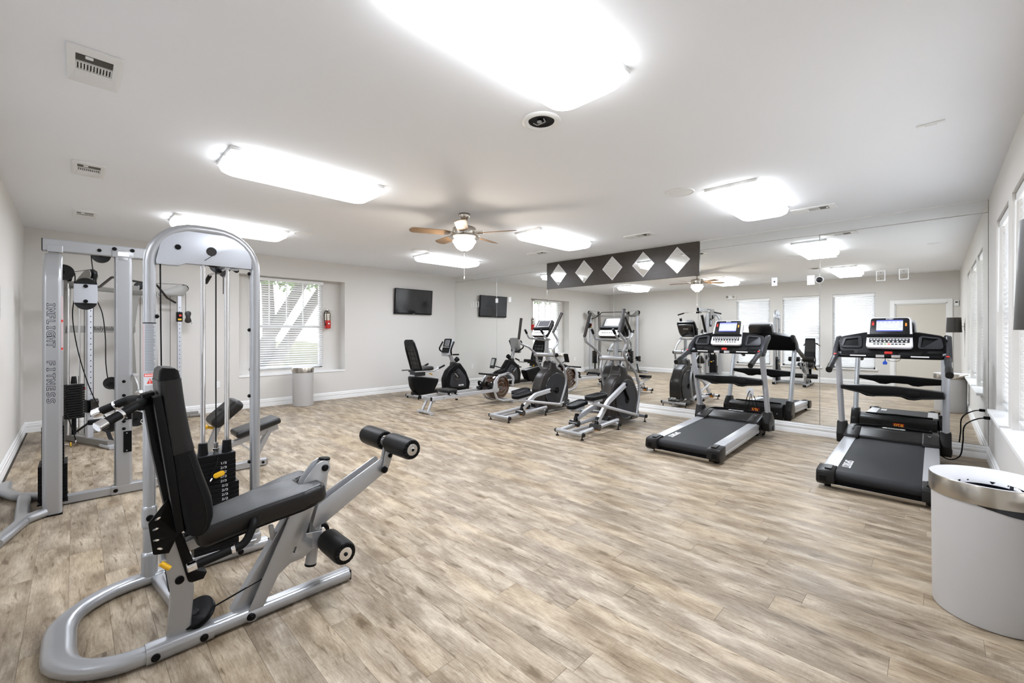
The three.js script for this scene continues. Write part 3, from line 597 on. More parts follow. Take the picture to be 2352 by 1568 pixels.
// ---------------------------------------------------------------- bins
function bin(label, x, z, h, r, wide) {
  const o = thing('trash_can', label, 'trash can', [x, 0, z]);
  part('body', toCreasedNormals(lathe([[0.001, 0.004], [r * 0.92, 0.004], [r * 0.935, 0.012], [r * 0.955, h - 0.085], [r * 0.93, h - 0.085]], 64), 0.7), M.canGrey, o);
  part('steel_band', toCreasedNormals(lathe([[r * 0.965, h - 0.088], [r, h - 0.086], [r, h - 0.006], [r * 0.99, h - 0.001]], 64), 0.7), M.steel, o);
  part('lid', lathe([[r * 0.992, h - 0.002], [r * 0.95, h], [r * 0.72, h - 0.024], [r * 0.55, h - 0.042], [r * 0.535, h - 0.06]], 64), M.canWhite, o);
  const bag = new THREE.CylinderGeometry(r * 0.58, r * 0.5, 0.2, 48, 6, true), p = bag.attributes.position;
  for (let i = 0; i < p.count; i++) { const a = Math.atan2(p.getZ(i), p.getX(i)), k = 1 - 0.10 * vnoise(a * 5 + 20, p.getY(i) * 26 + 4); p.setX(i, p.getX(i) * k); p.setZ(i, p.getZ(i) * k); }
  bag.computeVertexNormals();
  part('bag', [bag.translate(0, h - 0.145, 0), disc(V(0, h - 0.24, 0), Y1, r * 0.5, 0.01)], M.bag, o);
  if (wide) {                                        // the bag hangs out under the band on one side
    const q = []; for (let i = 0; i <= 14; i++) { const t = i / 14, a = -0.25 + t * 2.1; q.push([Math.sin(a) * r * 0.972, h - 0.09 - 0.030 * Math.sin(Math.PI * t) * (1 + 0.25 * vnoise(t * 9, 2)), Math.cos(a) * r * 0.972]); }
    const pos = [], idx = []; q.forEach(([a, b, c], i) => { pos.push(a, h - 0.078, c, a, b, c, a * 0.985, b + 0.004, c * 0.985); if (i) { const k = i * 3; idx.push(k - 3, k - 2, k, k, k - 2, k + 1, k - 2, k - 1, k + 1, k + 1, k - 1, k + 2); } });
    const g = new THREE.BufferGeometry(); g.setAttribute('position', new THREE.Float32BufferAttribute(pos, 3)); g.setIndex(idx); g.computeVertexNormals();
    part('bag_edge', g, M.bag, o, 'edge of the bag showing under the steel band');
  }
  return o;
}
bin('large grey trash can with steel band and white lid, nearest the camera', 8.825, 3.69, 0.645, 0.21, true);
bin('small grey trash can with steel band below the far window', 0.36, 3.80, 0.70, 0.185, false);
// ---------------------------------------------------------------- outside the windows, and the corridor
{
  struct('ground', [span(-30, -0.9, -0.35, -0.15, -15, 25), span(L + 0.3, L + 30, -0.35, -0.15, -15, 25)], M.outsideGround);
  const tree = thing('tree', 'smooth grey tree with several slanting trunks outside the far window', 'tree', [-1.9, -0.15, 3.9]);
  const tr = [[[0, 0, 0.50], [0, 1.2, -0.08], [0, 2.75, -0.95], [0, 4.0, -1.6]], [[0.05, 0, 0.2], [0.05, 1.1, -0.45], [0.05, 2.6, -1.35], [0, 3.6, -1.9]], [[-0.1, 0, -0.15], [-0.1, 1.5, -0.21], [-0.1, 3.3, -0.12], [-0.1, 4.2, 0]], [[-0.3, 0, 0.75], [-0.3, 1.5, 0.8], [-0.4, 3.2, 1.0]]];
  tr.forEach((p, i) => part('trunk', sweep(new THREE.CatmullRomCurve3(p.map((q) => V(...q))).getPoints(14), circle([0.14, 0.125, 0.14, 0.11][i], 10), { scale: (t) => 1.15 - 0.5 * t }), M.bark, tree));
  const lf = new THREE.SphereGeometry(0.07, 5, 3).scale(1, 0.25, 0.6), inst = new THREE.InstancedMesh(lf, M.leaf, 1500), m4 = new THREE.Matrix4(), e = new THREE.Euler(), qn = new THREE.Quaternion();
  for (let i = 0; i < 1500; i++) { const a = rnd() * 6.28, r = Math.sqrt(rnd()) * 2.0; e.set(rnd() * 6, rnd() * 6, rnd() * 6); m4.compose(V(Math.cos(a) * r * 0.6, 2.55 + rnd() * 1.5, Math.sin(a) * r - 0.2), qn.setFromEuler(e), V(1, 1, 1).multiplyScalar(0.7 + rnd())); inst.setMatrixAt(i, m4); }
  inst.name = 'foliage'; inst.userData = { kind: 'stuff' }; tree.add(inst);
  const hd = thing('hedge', 'low dry hedge outside the far window behind the tree trunks', 'hedge', [-3.3, -0.15, 4.0]);
  const hg = new THREE.SphereGeometry(1, 40, 20).scale(0.6, 1.28, 5.0), hp = hg.attributes.position;
  for (let i = 0; i < hp.count; i++) { const k = 1 + 0.18 * (fbm(hp.getZ(i) * 3 + 9, hp.getY(i) * 3 + hp.getX(i), 3) - 0.5); hp.setXYZ(i, hp.getX(i) * k, Math.max(0, hp.getY(i)) * k, hp.getZ(i)); }
  hg.computeVertexNormals(); part('foliage', hg, M.hedge, hd);
  const wv = thing('louver_box', 'white louvered wall unit in the corridor, seen through the blind in the mirror', 'vent', [6.10, 1.45, CORRIDOR_Z], Math.PI);
  part('case', rbox(0.5, 0.45, 0.08, 0, 0, 0.04, 0.008), M.plastic, wv);
  for (let i = 0; i < 6; i++) part('louver', turned(rbox(0.36, 0.012, 0.03, 0, 0, 0, 0.002), 0.6, 0, 0).translate(0, 0.13 - i * 0.05, 0.085), M.silver2, wv);
  for (const x of [3.2, 6.6]) { const c = thing('corridor_light', x < 4 ? 'corridor ceiling light behind the blind below the emergency light' : 'corridor ceiling light behind the blind next to the door', 'ceiling light', [x, H, W + 1.0]); part('base_pan', rbox(0.36, 0.04, 1.2, 0, -0.02, 0), M.plastic, c); part('diffuser', rbox(0.42, 0.12, 1.14, 0, -0.10, 0, 0.05), M.diffuser, c); }
}
// ---------------------------------------------------------------- treadmills (they face the mirror; local z = room z - 1.25)
const screenTex = canvasTex(512, 256, (x, w, h) => {
  x.fillStyle = '#dfe6ff'; x.fillRect(0, 0, w, h); x.fillStyle = '#5b66c8'; x.fillRect(0, 0, w, 26); x.fillRect(0, h - 22, w, 22);
  x.strokeStyle = '#98a4d8'; x.lineWidth = 5; x.strokeRect(90, 80, 330, 120); x.beginPath(); x.ellipse(256, 140, 120, 46, 0, 0, 7); x.stroke();
  x.fillStyle = '#8d9ad6'; for (let i = 0; i < 6; i++) x.fillRect(20 + i * 82, 40, 56, 14); x.fillStyle = '#b9c3ea'; for (let i = 0; i < 4; i++) { x.fillRect(16, 74 + i * 32, 54, 18); x.fillRect(440, 74 + i * 32, 54, 18); }
});
const keyTex = canvasTex(512, 128, (x, w, h) => {
  x.fillStyle = '#161616'; x.fillRect(0, 0, w, 78); x.fillStyle = '#e9e9e9'; x.fillRect(0, 78, w, 50);
  x.fillStyle = '#dcdcdc'; for (let i = 0; i < 12; i++) x.fillRect(14 + i * 41, 10, 28, 18); for (let i = 0; i < 9; i++) { x.beginPath(); x.arc(40 + i * 54, 56, 13, 0, 7); x.fill(); }
  const c = ['#333', '#222', '#3a3a3a', '#7aa35a', '#d5463a', '#222', '#2c2c2c', '#444', '#333']; c.forEach((k, i) => { x.fillStyle = k; x.fillRect(56 + i * 46, 92, 34, 22); });
});
M.ui = std('lit console screen', 0.02, 0.02, 0.03, 0.3, 0, { emissiveMap: screenTex }); M.ui.emissive.setRGB(1, 1, 1); M.ui.emissiveIntensity = 0.42;
M.keys = std('console keypad', 1, 1, 1, 0.4, 0, { map: keyTex });
const uvBox = (g, w, h) => { const p = g.attributes.position, u = new Float32Array(p.count * 2); for (let i = 0; i < p.count; i++) { u[i * 2] = p.getX(i) / w + 0.5; u[i * 2 + 1] = p.getY(i) / h + 0.5; } g.setAttribute('uv', new THREE.BufferAttribute(u, 2)); return g; };
function oval(label, w, h, parent, place, size, m = M.white) {           // white oval badge with the maker's lettering
  const k = part('badge', place(ext([[-w / 2, -h / 2, h * 0.49], [w / 2, -h / 2, h * 0.49], [w / 2, h / 2, h * 0.49], [-w / 2, h / 2, h * 0.49]], 0.004, 0.001)), m, parent, 'white oval badge');
  if (label) part('lettering', place(words(label, size, 0.001, fontB, 1.25).translate(0, 0, 0.002)), M.black, k);
}
function treadmill(label, cx, lanyard) {
  const Z0 = 1.25, o = thing('treadmill', label, 'treadmill', [cx, 0, Z0], 0, 'treadmills facing the mirror'), z = (v) => v - Z0;
  const low = (g) => { const p = g.attributes.position; for (let i = 0; i < p.count; i++) p.setY(i, p.getY(i) - Math.max(0, p.getZ(i) + Z0 - 0.70) * 0.037); return g; };
  // running belt over the rear roller
  const top = 0.205, rr = 0.042, bl = [];
  bl.push([0.70, top], [2.16, top]); for (let i = 1; i <= 8; i++) { const a = i / 8 * Math.PI; bl.push([2.16 + rr * Math.sin(a), top - rr + rr * Math.cos(a)]); } bl.push([0.70, top - 2 * rr]);
  part('running_belt', low(beam(bl.map(([a, b]) => [0, b, z(a)]), 0.004, 0.535, X1, 0.001)), M.belt, o);
  part('deck', low(span(-0.26, 0.26, top - 0.03, top - 0.006, z(0.7), z(2.1))), M.black, o);
  part('rear_roller', low(rod(V(-0.27, top - rr, z(2.16)), V(0.27, top - rr, z(2.16)), rr - 0.004)), M.black, o);
  part('belt_lettering', low(words('SPIRIT', 0.062, 0.0008, fontB, 0.92).rotateX(-Math.PI / 2).rotateY(-Math.PI / 2).translate(-0.215, top + 0.0025, z(1.90))), M.white, o);
  for (const s of [-1, 1]) {
    const x0 = 0.268, x1 = 0.372, prof = [[x0, 0.20], [x0, 0.212], [x1 - 0.006, 0.216, 0.004], [x1, 0.205, 0.004], [x1, 0.165], [x1 - 0.006, 0.16], [x1 - 0.006, 0.13], [x1, 0.125], [x1, 0.098, 0.004], [x0 + 0.02, 0.098], [x0 + 0.02, 0.20]];
    part('side_rail', low(extZ(prof.map(([a, b, r]) => [s * a, b, r]), z(1.44), 1.30, 0.0012)), M.alloy, o);
    const cap = part('end_cap', low(join(extX([[z(2.06), 0.222, 0.01], [z(2.235), 0.214, 0.03], [z(2.25), 0.12, 0.03], [z(2.20), 0.085, 0.02], [z(2.06), 0.09, 0.005]], s * 0.332, 0.128, 0.006), rbox(0.05, 0.01, 0.12, s * 0.318, 0.222, z(2.13), 0.003))), M.dark, o);
    part('adjuster_pocket', low(rbox(0.05, 0.05, 0.006, s * 0.345, 0.150, z(2.248), 0.003)), M.black, cap);
    part('rear_foot', [rod(V(s * 0.33, 0.0, z(2.12)), V(s * 0.33, 0.05, z(2.12)), 0.014), rod(V(s * 0.33, 0.0, z(2.12)), V(s * 0.33, 0.014, z(2.12)), 0.026)], M.rubber, o);
    part('upright_boot', [extX([[z(0.42), 0.07, 0.02], [z(0.68), 0.10, 0.03], [z(0.70), 0.20, 0.03], [z(0.645), 0.335, 0.01], [z(0.545), 0.335, 0.01], [z(0.44), 0.22, 0.04]], s * 0.415, 0.085, 0.008), rod(V(s * 0.37, 0.12, z(0.5)), V(s * 0.465, 0.12, z(0.5)), 0.03)], M.dark, o);
    part('upright', sweep(filleted([[s * 0.418, 0.28, z(0.585)], [s * 0.418, 1.12, z(0.875)]]), section(0.052, 0.088, 0.025, 5), { up: Z1 }), M.pale, o);
    // shoulder that carries the console, and the hand grip
    const arm = part('console_arm', extX([[z(0.61), 1.305, 0.02], [z(0.70), 1.295, 0.06], [z(0.90), 1.18, 0.08], [z(0.970), 1.09, 0.04], [z(0.93), 1.045, 0.03], [z(0.845), 1.045, 0.03], [z(0.81), 1.13, 0.05], [z(0.61), 1.255, 0.02]], s * 0.437, 0.042, 0.014, [], 3), M.grey, o);
    const grip = part('hand_grip', [sweep(filleted([[s * 0.425, 1.095, z(0.92)], [s * 0.425, 1.05, z(1.10), 0.1], [s * 0.430, 0.962, z(1.35)]]), section(0.052, 0.062, 0.024, 5), { up: Y1, scale: (t) => 1 - 0.12 * t })], M.grey, o);
    part('grip_pad', sweep(filleted([[s * 0.428, 1.000, z(1.245)], [s * 0.430, 0.958, z(1.362)]]), section(0.054, 0.062, 0.025, 5), { up: Y1 }), M.dark, grip);
    part('grip_button', disc(V(s * 0.425, 1.109, z(1.02)), V(0, 1, 0.35).normalize(), 0.013, 0.008, 16), M.red, grip);
    part('transport_wheel', rod(V(s * 0.30, 0.035, z(0.42)), V(s * 0.34, 0.035, z(0.42)), 0.035), M.rubber, o);
    part('base_leg', beam([[s * 0.32, 0.05, z(0.40)], [s * 0.32, 0.06, z(0.72)]], 0.04, 0.05, Y1, 0.006), M.black, o);
  }
  part('rear_crossbar', low(beam([[-0.29, 0.096, z(2.225)], [0.29, 0.096, z(2.225)]], 0.012, 0.022, Y1, 0.003)), M.steel, o);
  part('under_frame', low(span(-0.30, 0.30, 0.085, 0.13, z(0.5), z(2.17), 0.01)), M.black, o);
  // motor hood
  const hood = part('motor_hood', [extX([[z(0.36), 0.06, 0.02], [z(0.36), 0.255, 0.03], [z(0.45), 0.292, 0.05], [z(0.60), 0.278, 0.06], [z(0.80), 0.230, 0.02], [z(0.80), 0.190, 0.01], [z(0.70), 0.17], [z(0.70), 0.06]], 0, 0.72, 0.014, [], 3),
    extX([[z(0.50), 0.16], [z(0.50), 0.292, 0.03], [z(0.62), 0.285, 0.04], [z(0.86), 0.234, 0.02], [z(0.87), 0.205, 0.01], [z(0.80), 0.18]], 0.31, 0.13, 0.012, [], 3), extX([[z(0.50), 0.16], [z(0.50), 0.292, 0.03], [z(0.62), 0.285, 0.04], [z(0.86), 0.234, 0.02], [z(0.87), 0.205, 0.01], [z(0.80), 0.18]], -0.31, 0.13, 0.012, [], 3)], M.dark, o);
  part('hood_rim', pipe([[-0.31, 0.262, z(0.70)], [-0.30, 0.296, z(0.50), 0.08], [0.0, 0.305, z(0.46)], [0.32, 0.296, z(0.50)]], 0.012, 8), M.black, hood);
  oval('SPIRIT', 0.19, 0.034, hood, (g) => g.rotateX(-Math.PI / 2 + 0.12).translate(0.02, 0.293, z(0.52)), 0.021);
  part('hood_mark', words('V', 0.035, 0.001).rotateX(-Math.PI / 2 + 0.22).translate(0.30, 0.280, z(0.67)), M.silver, hood);
  // front of the motor case, seen in the mirror
  for (const [x, k] of [[-0.2, 0], [0.22, 1]]) for (let i = 0; i < 5; i++) part('vent_slot', box(0.007, 0.035, 0.002, x + i * 0.014, 0.20, z(0.359)), M.rubber, hood);
  part('sticker', box(0.10, 0.045, 0.0015, 0.02, 0.195, z(0.3595)), M.redPaint, hood, 'red sticker with pale figures');
  part('sticker_print', words('870', 0.032, 0.001, fontB, 1.2).rotateY(Math.PI).translate(0.02, 0.195, z(0.3585)), M.yellow, hood);
  part('rating_plate', box(0.16, 0.03, 0.0015, 0.10, 0.10, z(0.3595)), M.silver, hood); part('power_switch', box(0.03, 0.022, 0.006, -0.06, 0.10, z(0.358)), M.red, hood);
  for (const x of [-0.30, -0.02, 0.30]) part('screw', disc(V(x, 0.165, z(0.359)), Z1, 0.006, 0.003, 10), M.chrome, hood);
  // accessory tray
  const tray = part('accessory_tray', extZ([[-0.40, 0.762, 0.01], [-0.22, 0.772], [0.05, 0.774], [0.40, 0.752, 0.01], [0.41, 0.685, 0.01], [0.25, 0.668, 0.03], [0.19, 0.652, 0.02], [0.14, 0.655, 0.02], [0.09, 0.676, 0.02], [-0.06, 0.680, 0.02], [-0.12, 0.660, 0.02], [-0.18, 0.662, 0.02], [-0.24, 0.690, 0.03], [-0.40, 0.722, 0.01]], z(0.775), 0.13, 0.010, [], 3), M.black, o);
  const pocket = (pts) => part('tray_pocket', extZ(pts, z(0.8405), 0.003, 0.001), M.rubber, tray);
  pocket([[-0.25, 0.765], [-0.20, 0.715, 0.02], [-0.14, 0.712, 0.02], [-0.11, 0.768]]); pocket([[-0.09, 0.768], [-0.05, 0.716, 0.02], [0.07, 0.712, 0.02], [0.11, 0.768]]); pocket([[0.13, 0.745, 0.02], [0.16, 0.70, 0.02], [0.215, 0.70, 0.02], [0.24, 0.74, 0.02]]);
  part('tray_lip', pipe([[-0.38, 0.728, z(0.842)], [-0.23, 0.70, z(0.846), 0.03], [-0.12, 0.672, z(0.846), 0.03], [0.10, 0.690, z(0.846), 0.03], [0.18, 0.664, z(0.846), 0.03], [0.27, 0.684, z(0.846), 0.03], [0.40, 0.692, z(0.842)]], 0.006, 8), M.dark, tray);
  // console bridge, pods and front bar
  const lean = (g, y0 = 1.10, z1 = 0.86) => g.translate(0, -y0, 0).rotateX(-0.46).translate(0, y0, z(z1));
  const bridge = part('console_bridge', lean(extZ([[-0.45, 1.10, 0.03], [0.45, 1.10, 0.03], [0.452, 1.25, 0.06], [0.40, 1.325, 0.06], [0.20, 1.372, 0.1], [-0.20, 1.372, 0.1], [-0.40, 1.325, 0.06], [-0.452, 1.25, 0.06]], -0.045, 0.085, 0.014, [], 3)), M.black, o);
  for (const s of [-1, 1]) {
    const pod = part('cup_holder', lean(extZ([[s * 0.215, 1.175, 0.03], [s * 0.405, 1.175, 0.03], [s * 0.385, 1.30, 0.04], [s * 0.225, 1.325, 0.03]], 0.004, 0.016, 0.006, [[[s * 0.24, 1.195], [s * 0.385, 1.195], [s * 0.365, 1.285], [s * 0.25, 1.300]]].map((h) => s > 0 ? h.slice().reverse() : h))), M.grey, bridge);
    part('cup_well', lean(extZ([[s * 0.243, 1.198], [s * 0.38, 1.198], [s * 0.362, 1.265, 0.02], [s * 0.255, 1.275, 0.02]], 0.001, 0.006, 0.002)), M.rubber, pod);
    part('finger_slot', lean(extZ([[s * 0.28, 1.125, 0.014], [s * 0.41, 1.125, 0.014], [s * 0.40, 1.155, 0.014], [s * 0.29, 1.155, 0.014]], 0.001, 0.008, 0.003)), M.rubber, bridge);
    part('air_slot', lean(extZ([[s * 0.06, 1.108, 0.01], [s * 0.24, 1.108, 0.01], [s * 0.26, 1.15, 0.01], [s * 0.10, 1.15, 0.02]], 0.0005, 0.004, 0.001)), M.rubber, bridge);
  }
  // tablet-like display with keypad
  const disp = part('display_housing', lean(extZ([[-0.185, 1.165, 0.03], [0.185, 1.165, 0.03], [0.168, 1.515, 0.035], [-0.168, 1.515, 0.035]], 0.03, 0.05, 0.012, [], 3)), M.canWhite, o);
  part('display_face', lean(extZ([[-0.158, 1.315, 0.01], [0.158, 1.315, 0.01], [0.152, 1.503, 0.025], [-0.152, 1.503, 0.025]], 0.0565, 0.004, 0.001)), M.dark, disp);
  part('screen', lean(uvBox(box(0.208, 0.130, 0.002), 0.208, 0.130).translate(0, 1.414, 0.0595)), M.ui, disp);
  part('tablet_ledge', lean(join(rbox(0.36, 0.030, 0.035, 0, 1.293, 0.065, 0.008), rbox(0.12, 0.012, 0.002, 0, 1.290, 0.083, 0.001))), M.black, disp);
  part('keypad', lean(uvBox(box(0.315, 0.080, 0.002), 0.315, 0.080).translate(0, 1.226, 0.0560)), M.keys, disp);
  part('brand_mark', lean(words('SPIRIT', 0.011, 0.0008, fontB, 1.3).translate(0, 1.491, 0.0588)), M.white, disp);
  part('indicator_icons', lean(join(box(0.02, 0.006, 0.001, -0.132, 1.46, 0.0590), box(0.018, 0.03, 0.001, -0.132, 1.435, 0.0590))), M.red, disp); part('indicator_icons', lean(box(0.014, 0.035, 0.001, 0.128, 1.425, 0.0590)), M.orange, disp);
  part('display_back', lean(extZ([[-0.165, 1.26, 0.03], [0.165, 1.26, 0.03], [0.16, 1.505, 0.03], [-0.16, 1.505, 0.03]], -0.02, 0.07, 0.02, [], 3)), M.gloss, disp);
  part('back_badge', lean(ext([[-0.07, 1.21, 0.01], [0.07, 1.21, 0.01], [0.07, 1.235, 0.01], [-0.07, 1.235, 0.01]], 0.003, 0.001).translate(0, 0, -0.0885)), M.silver2, bridge);
  const bar = part('front_bar', pipe([[-0.425, 1.10, z(0.92)], [-0.38, 1.092, z(0.985), 0.03], [0.38, 1.092, z(0.985), 0.03], [0.425, 1.10, z(0.92)]], 0.019, 14), M.black, o);
  for (const s of [-1, 1]) { part('pulse_grip', rod(V(s * 0.025, 1.092, z(0.985)), V(s * 0.095, 1.092, z(0.985)), 0.0195), M.chrome, bar); part('grip_label', box(0.13, 0.011, 0.001, s * 0.235, 1.098, z(0.985) + 0.0186), M.white, bar); }
  const key = part('safety_key', rbox(0.062, 0.026, 0.02, 0, 1.128, z(0.905), 0.005), M.red, o, 'red safety key');
  if (lanyard) {
    part('lanyard', [smooth([[-0.02, 1.115, z(0.92)], [-0.022, 1.09, z(1.01)], [-0.018, 1.06, z(1.01)], [-0.02, 1.045, z(1.01)]], 0.003, 6), smooth([[-0.005, 1.06, z(1.006)], [0.03, 1.048, z(1.012)], [0.085, 1.055, z(1.01)], [0.10, 1.085, z(1.005)]], 0.002, 6)], M.black, key);
    part('lanyard_clip', [rbox(0.035, 0.03, 0.012, -0.02, 1.028, z(1.012), 0.006), rbox(0.014, 0.02, 0.014, -0.02, 1.045, z(1.012), 0.004)], M.blue, key, 'blue clip');
  }
  return o;
}
treadmill('far treadmill, left of the two, with a wall outlet showing behind its frame', 6.715, false);
treadmill('near treadmill by the side windows, with a blue safety clip hanging from its bar', 8.30, true);
// power cords
solo('power_cord', smooth([[6.764, 0.505, 0.012], [6.762, 0.49, 0.055], [6.74, 0.40, 0.075], [6.72, 0.22, 0.09], [6.76, 0.10, 0.17], [6.84, 0.06, 0.30]], 0.005, 8, 30), M.rubber, 'black cord from the mirror outlet down behind the far treadmill, left strand', 'cord');
solo('power_cord', smooth([[6.775, 0.465, 0.012], [6.80, 0.42, 0.06], [6.84, 0.25, 0.08], [6.92, 0.10, 0.13], [6.98, 0.05, 0.30]], 0.005, 8, 30), M.rubber, 'black cord from the mirror outlet down behind the far treadmill, right strand', 'cord');
solo('power_cord', [smooth([[L - 0.02, 0.475, 0.30], [8.95, 0.46, 0.31], [8.86, 0.38, 0.30], [8.845, 0.2, 0.29], [8.82, 0.05, 0.30], [8.75, 0.012, 0.34], [8.66, 0.06, 0.37]], 0.006, 8, 40), rbox(0.05, 0.03, 0.03, L - 0.03, 0.475, 0.30, 0.008)], M.rubber, 'black cord curving from the side window outlet to the near treadmill', 'cord');
// ---------------------------------------------------------------- seated leg machine (foreground), in room coordinates
{
  const o = thingAt('leg_machine', 'silver leg curl and extension machine with black padded seat, nearest the camera', 'gym machine', [6.05, 0, 6.25]);
  const xa = 5.67, xs = 6.36, xr = 6.375;
  // U-shaped floor frame: flat oval tube
  const base = sweep(filleted([[xa, 0.036, 5.90], [xa, 0.036, 6.785, 0.30], [xr, 0.036, 6.785, 0.24], [xr, 0.036, 5.705]]), section(0.076, 0.060, 0.028, 6), { up: Y1, scale: (t) => { const k = Math.max(0, 1 - Math.abs(t - 0.50) / 0.20); return [1 + 0.40 * Math.min(1, k * 1.6), 1]; } });
  const bf = part('floor_frame', base, M.silver, o);
  for (const [x, z] of [[xr, 5.703], [xa, 5.898]]) part('end_cap', rbox(0.068, 0.052, 0.010, x, 0.036, z, 0.004), M.black, bf);
  part('mounting_sleeve', beam([[xr, 0.036, 6.54], [xr, 0.036, 6.315]], 0.086, 0.070, Y1, 0.030, 6), M.silver, o);
  part('cross_tube', beam([[xa + 0.03, 0.03, 6.43], [xr - 0.03, 0.03, 6.36]], 0.05, 0.045, Y1, 0.006), M.silver, o);
  const bolts = (list, name = 'bolt') => list.forEach(([x, y, z, r]) => part(name, bolt(V(x, y, z), X1, r ?? 0.015, 0.010), M.black, o));
  bolts([[xr + 0.045, 0.034, 6.512], [xr + 0.045, 0.034, 6.352], [xr + 0.042, 0.036, 6.172], [xa + 0.042, 0.036, 6.05]]);
  // arch
  const archPts = [[xa, 0.03, 6.4615], [xa, 1.912, 6.4615, 0.205], [xa, 1.912, 5.966, 0.205], [xa, 0.03, 5.966]];
  part('arch', pipe(archPts, 0.0275, 22), M.silver, o);
  part('arch_foot', [rbox(0.07, 0.16, 0.07, xa, 0.105, 6.4615, 0.028, 4), rbox(0.065, 0.10, 0.065, xa, 0.075, 5.966, 0.028, 4), rbox(0.062, 0.14, 0.066, xa, 0.36, 6.4615, 0.028, 4)], M.silver, o);
  bolts([[xa + 0.033, 0.36, 6.462, 0.017]]);
  for (const y of [0.55, 0.95, 1.35, 1.69]) part('arch_bolt', bolt(V(xa, y, 5.966 + 0.029), Z1, 0.011, 0.012), M.black, o);
  for (const y of [1.42, 0.62]) part('arch_bolt', bolt(V(xa + 0.01, y, 6.4615 - 0.029), Z1.clone().negate(), 0.011, 0.012), M.black, o);
  // head plate with pulley
  const plate = [[5.990, 1.716], [5.990, 1.77, 0], [6.02, 1.865, 0.06], [6.13, 1.895, 0.05], [6.30, 1.895, 0.05], [6.41, 1.855, 0.08], [6.438, 1.72, 0.02], [6.436, 1.70], [6.34, 1.700, 0.02], [6.31, 1.716, 0.02]];
  const hp = part('head_plate', extX(plate, xa + 0.022, 0.007, 0.0015), M.pale, o);
  part('back_plate', extX(plate, xa - 0.022, 0.007, 0.0015), M.pale, o);
  part('plate_bolt', bolt(V(xa + 0.028, 1.80, 6.345), X1, 0.014, 0.008), M.black, hp);
  part('pulley_cap', disc(V(xa + 0.026, 1.795, 6.192), X1, 0.025, 0.006), M.brown, hp);
  part('plate_mark', turned(box(0.002, 0.05, 0.003), -0.85, 0, 0).translate(xa + 0.026, 1.757, 6.205), M.dark, hp);
  part('top_pulley', [disc(V(xa, 1.77, 6.175), X1, 0.062, 0.022, 32)], M.dark, o);
  part('limit_latch', beam([[xa, 1.71, 6.10], [xa, 1.665, 6.14]], 0.02, 0.02, X1, 0.003), M.brown, o);
  // weight stack
  for (const z of [6.228, 6.112]) part('guide_rod', rod(V(xa, 0.10, z), V(xa, 1.73, z), 0.0125), M.chrome, o);
  part('rod_collar', [rbox(0.03, 0.02, 0.03, xa, 1.712, 6.112, 0.004), rbox(0.02, 0.012, 0.07, xa, 1.708, 6.09, 0.002)], M.silver, o);
  part('stack_cable', rod(V(xa, 0.70, 6.166), V(xa, 1.76, 6.166), 0.0034, 0.0034, 8), M.rubber, o);
  part('rear_cable', smooth([[xa - 0.02, 1.71, 6.415], [xa - 0.01, 1.2, 6.412], [xa, 0.6, 6.405], [xa, 0.12, 6.40]], 0.0034, 8), M.rubber, o);
  const zc = 6.170;
  part('stack_head', [rbox(0.10, 0.045, 0.185, xa, 0.617, zc, 0.006), rod(V(xa, 0.63, 6.228), V(xa, 0.705, 6.228), 0.026, 0.022), rod(V(xa, 0.63, 6.112), V(xa, 0.705, 6.112), 0.026, 0.022)], M.iron, o);
  part('cable_end', [rod(V(xa, 0.638, 6.166), V(xa, 0.70, 6.166), 0.012), disc(V(xa, 0.66, 6.166), Y1, 0.016, 0.012, 6)], M.chrome, o);
  const pin = part('selector_pin', [rod(V(xa + 0.05, 0.527, 6.166), V(xa + 0.075, 0.520, 6.166), 0.006), rod(V(xa + 0.058, 0.51, 6.195), V(xa + 0.068, 0.495, 6.21), 0.005)], M.chrome, o);
  part('pin_tag', turned(extX([[-0.030, -0.012, 0.014], [0.026, -0.016, 0.016], [0.030, 0.012, 0.014], [-0.026, 0.018, 0.016]], 0, 0.008, 0.002), 0.2, 0, 0).translate(xa + 0.078, 0.53, 6.166), M.yellow, pin, 'yellow tag');
  part('pin_cord', smooth([[xa + 0.055, 0.625, 6.164], [xa + 0.07, 0.58, 6.18], [xa + 0.075, 0.52, 6.205], [xa + 0.06, 0.46, 6.215]], 0.0025, 6), M.rubber, pin);
  for (let i = 0; i < 20; i++) {
    const y = 0.583 - i * 0.0255, w = i < 5 ? 0.185 : 0.215, d = i < 5 ? 0.098 : 0.112;
    const p = part('weight_plate', [rbox(d, 0.0235, w, xa, y, zc, 0.002, 1), box(0.001, 0.024, 0.0015, xa + d / 2 + 0.0003, y, zc - w * 0.30)], M.iron, o);
    part('pin_hole', disc(V(xa + d / 2, y, zc), X1, 0.0065, 0.0016, 12), M.rubber, p);
    if (i < 11) part('plate_number', words((i ? 2 : 1) + '/' + (i % 3 === 2 ? '2' : '3'), 0.0125, 0.0006, fontR, 1.25).rotateY(Math.PI / 2).translate(xa + d / 2 + 0.0004, y, zc - w * 0.17), M.white, p);
  }
  part('stack_base', [rbox(0.12, 0.012, 0.24, xa, 0.072, zc), rod(V(xa + 0.05, 0.085, 5.97), V(xa + 0.05, 0.085, 6.30), 0.008)], M.silver, o);
  // warning labels wrapped on the arch leg
  const lab = (y0, y1, m, a0, a1, name, label) => { const g = new THREE.CylinderGeometry(0.0279, 0.0279, y1 - y0, 18, 1, true, a0, a1 - a0); part(name, g.translate(xa, (y0 + y1) / 2, 6.4615), m, o, label); };
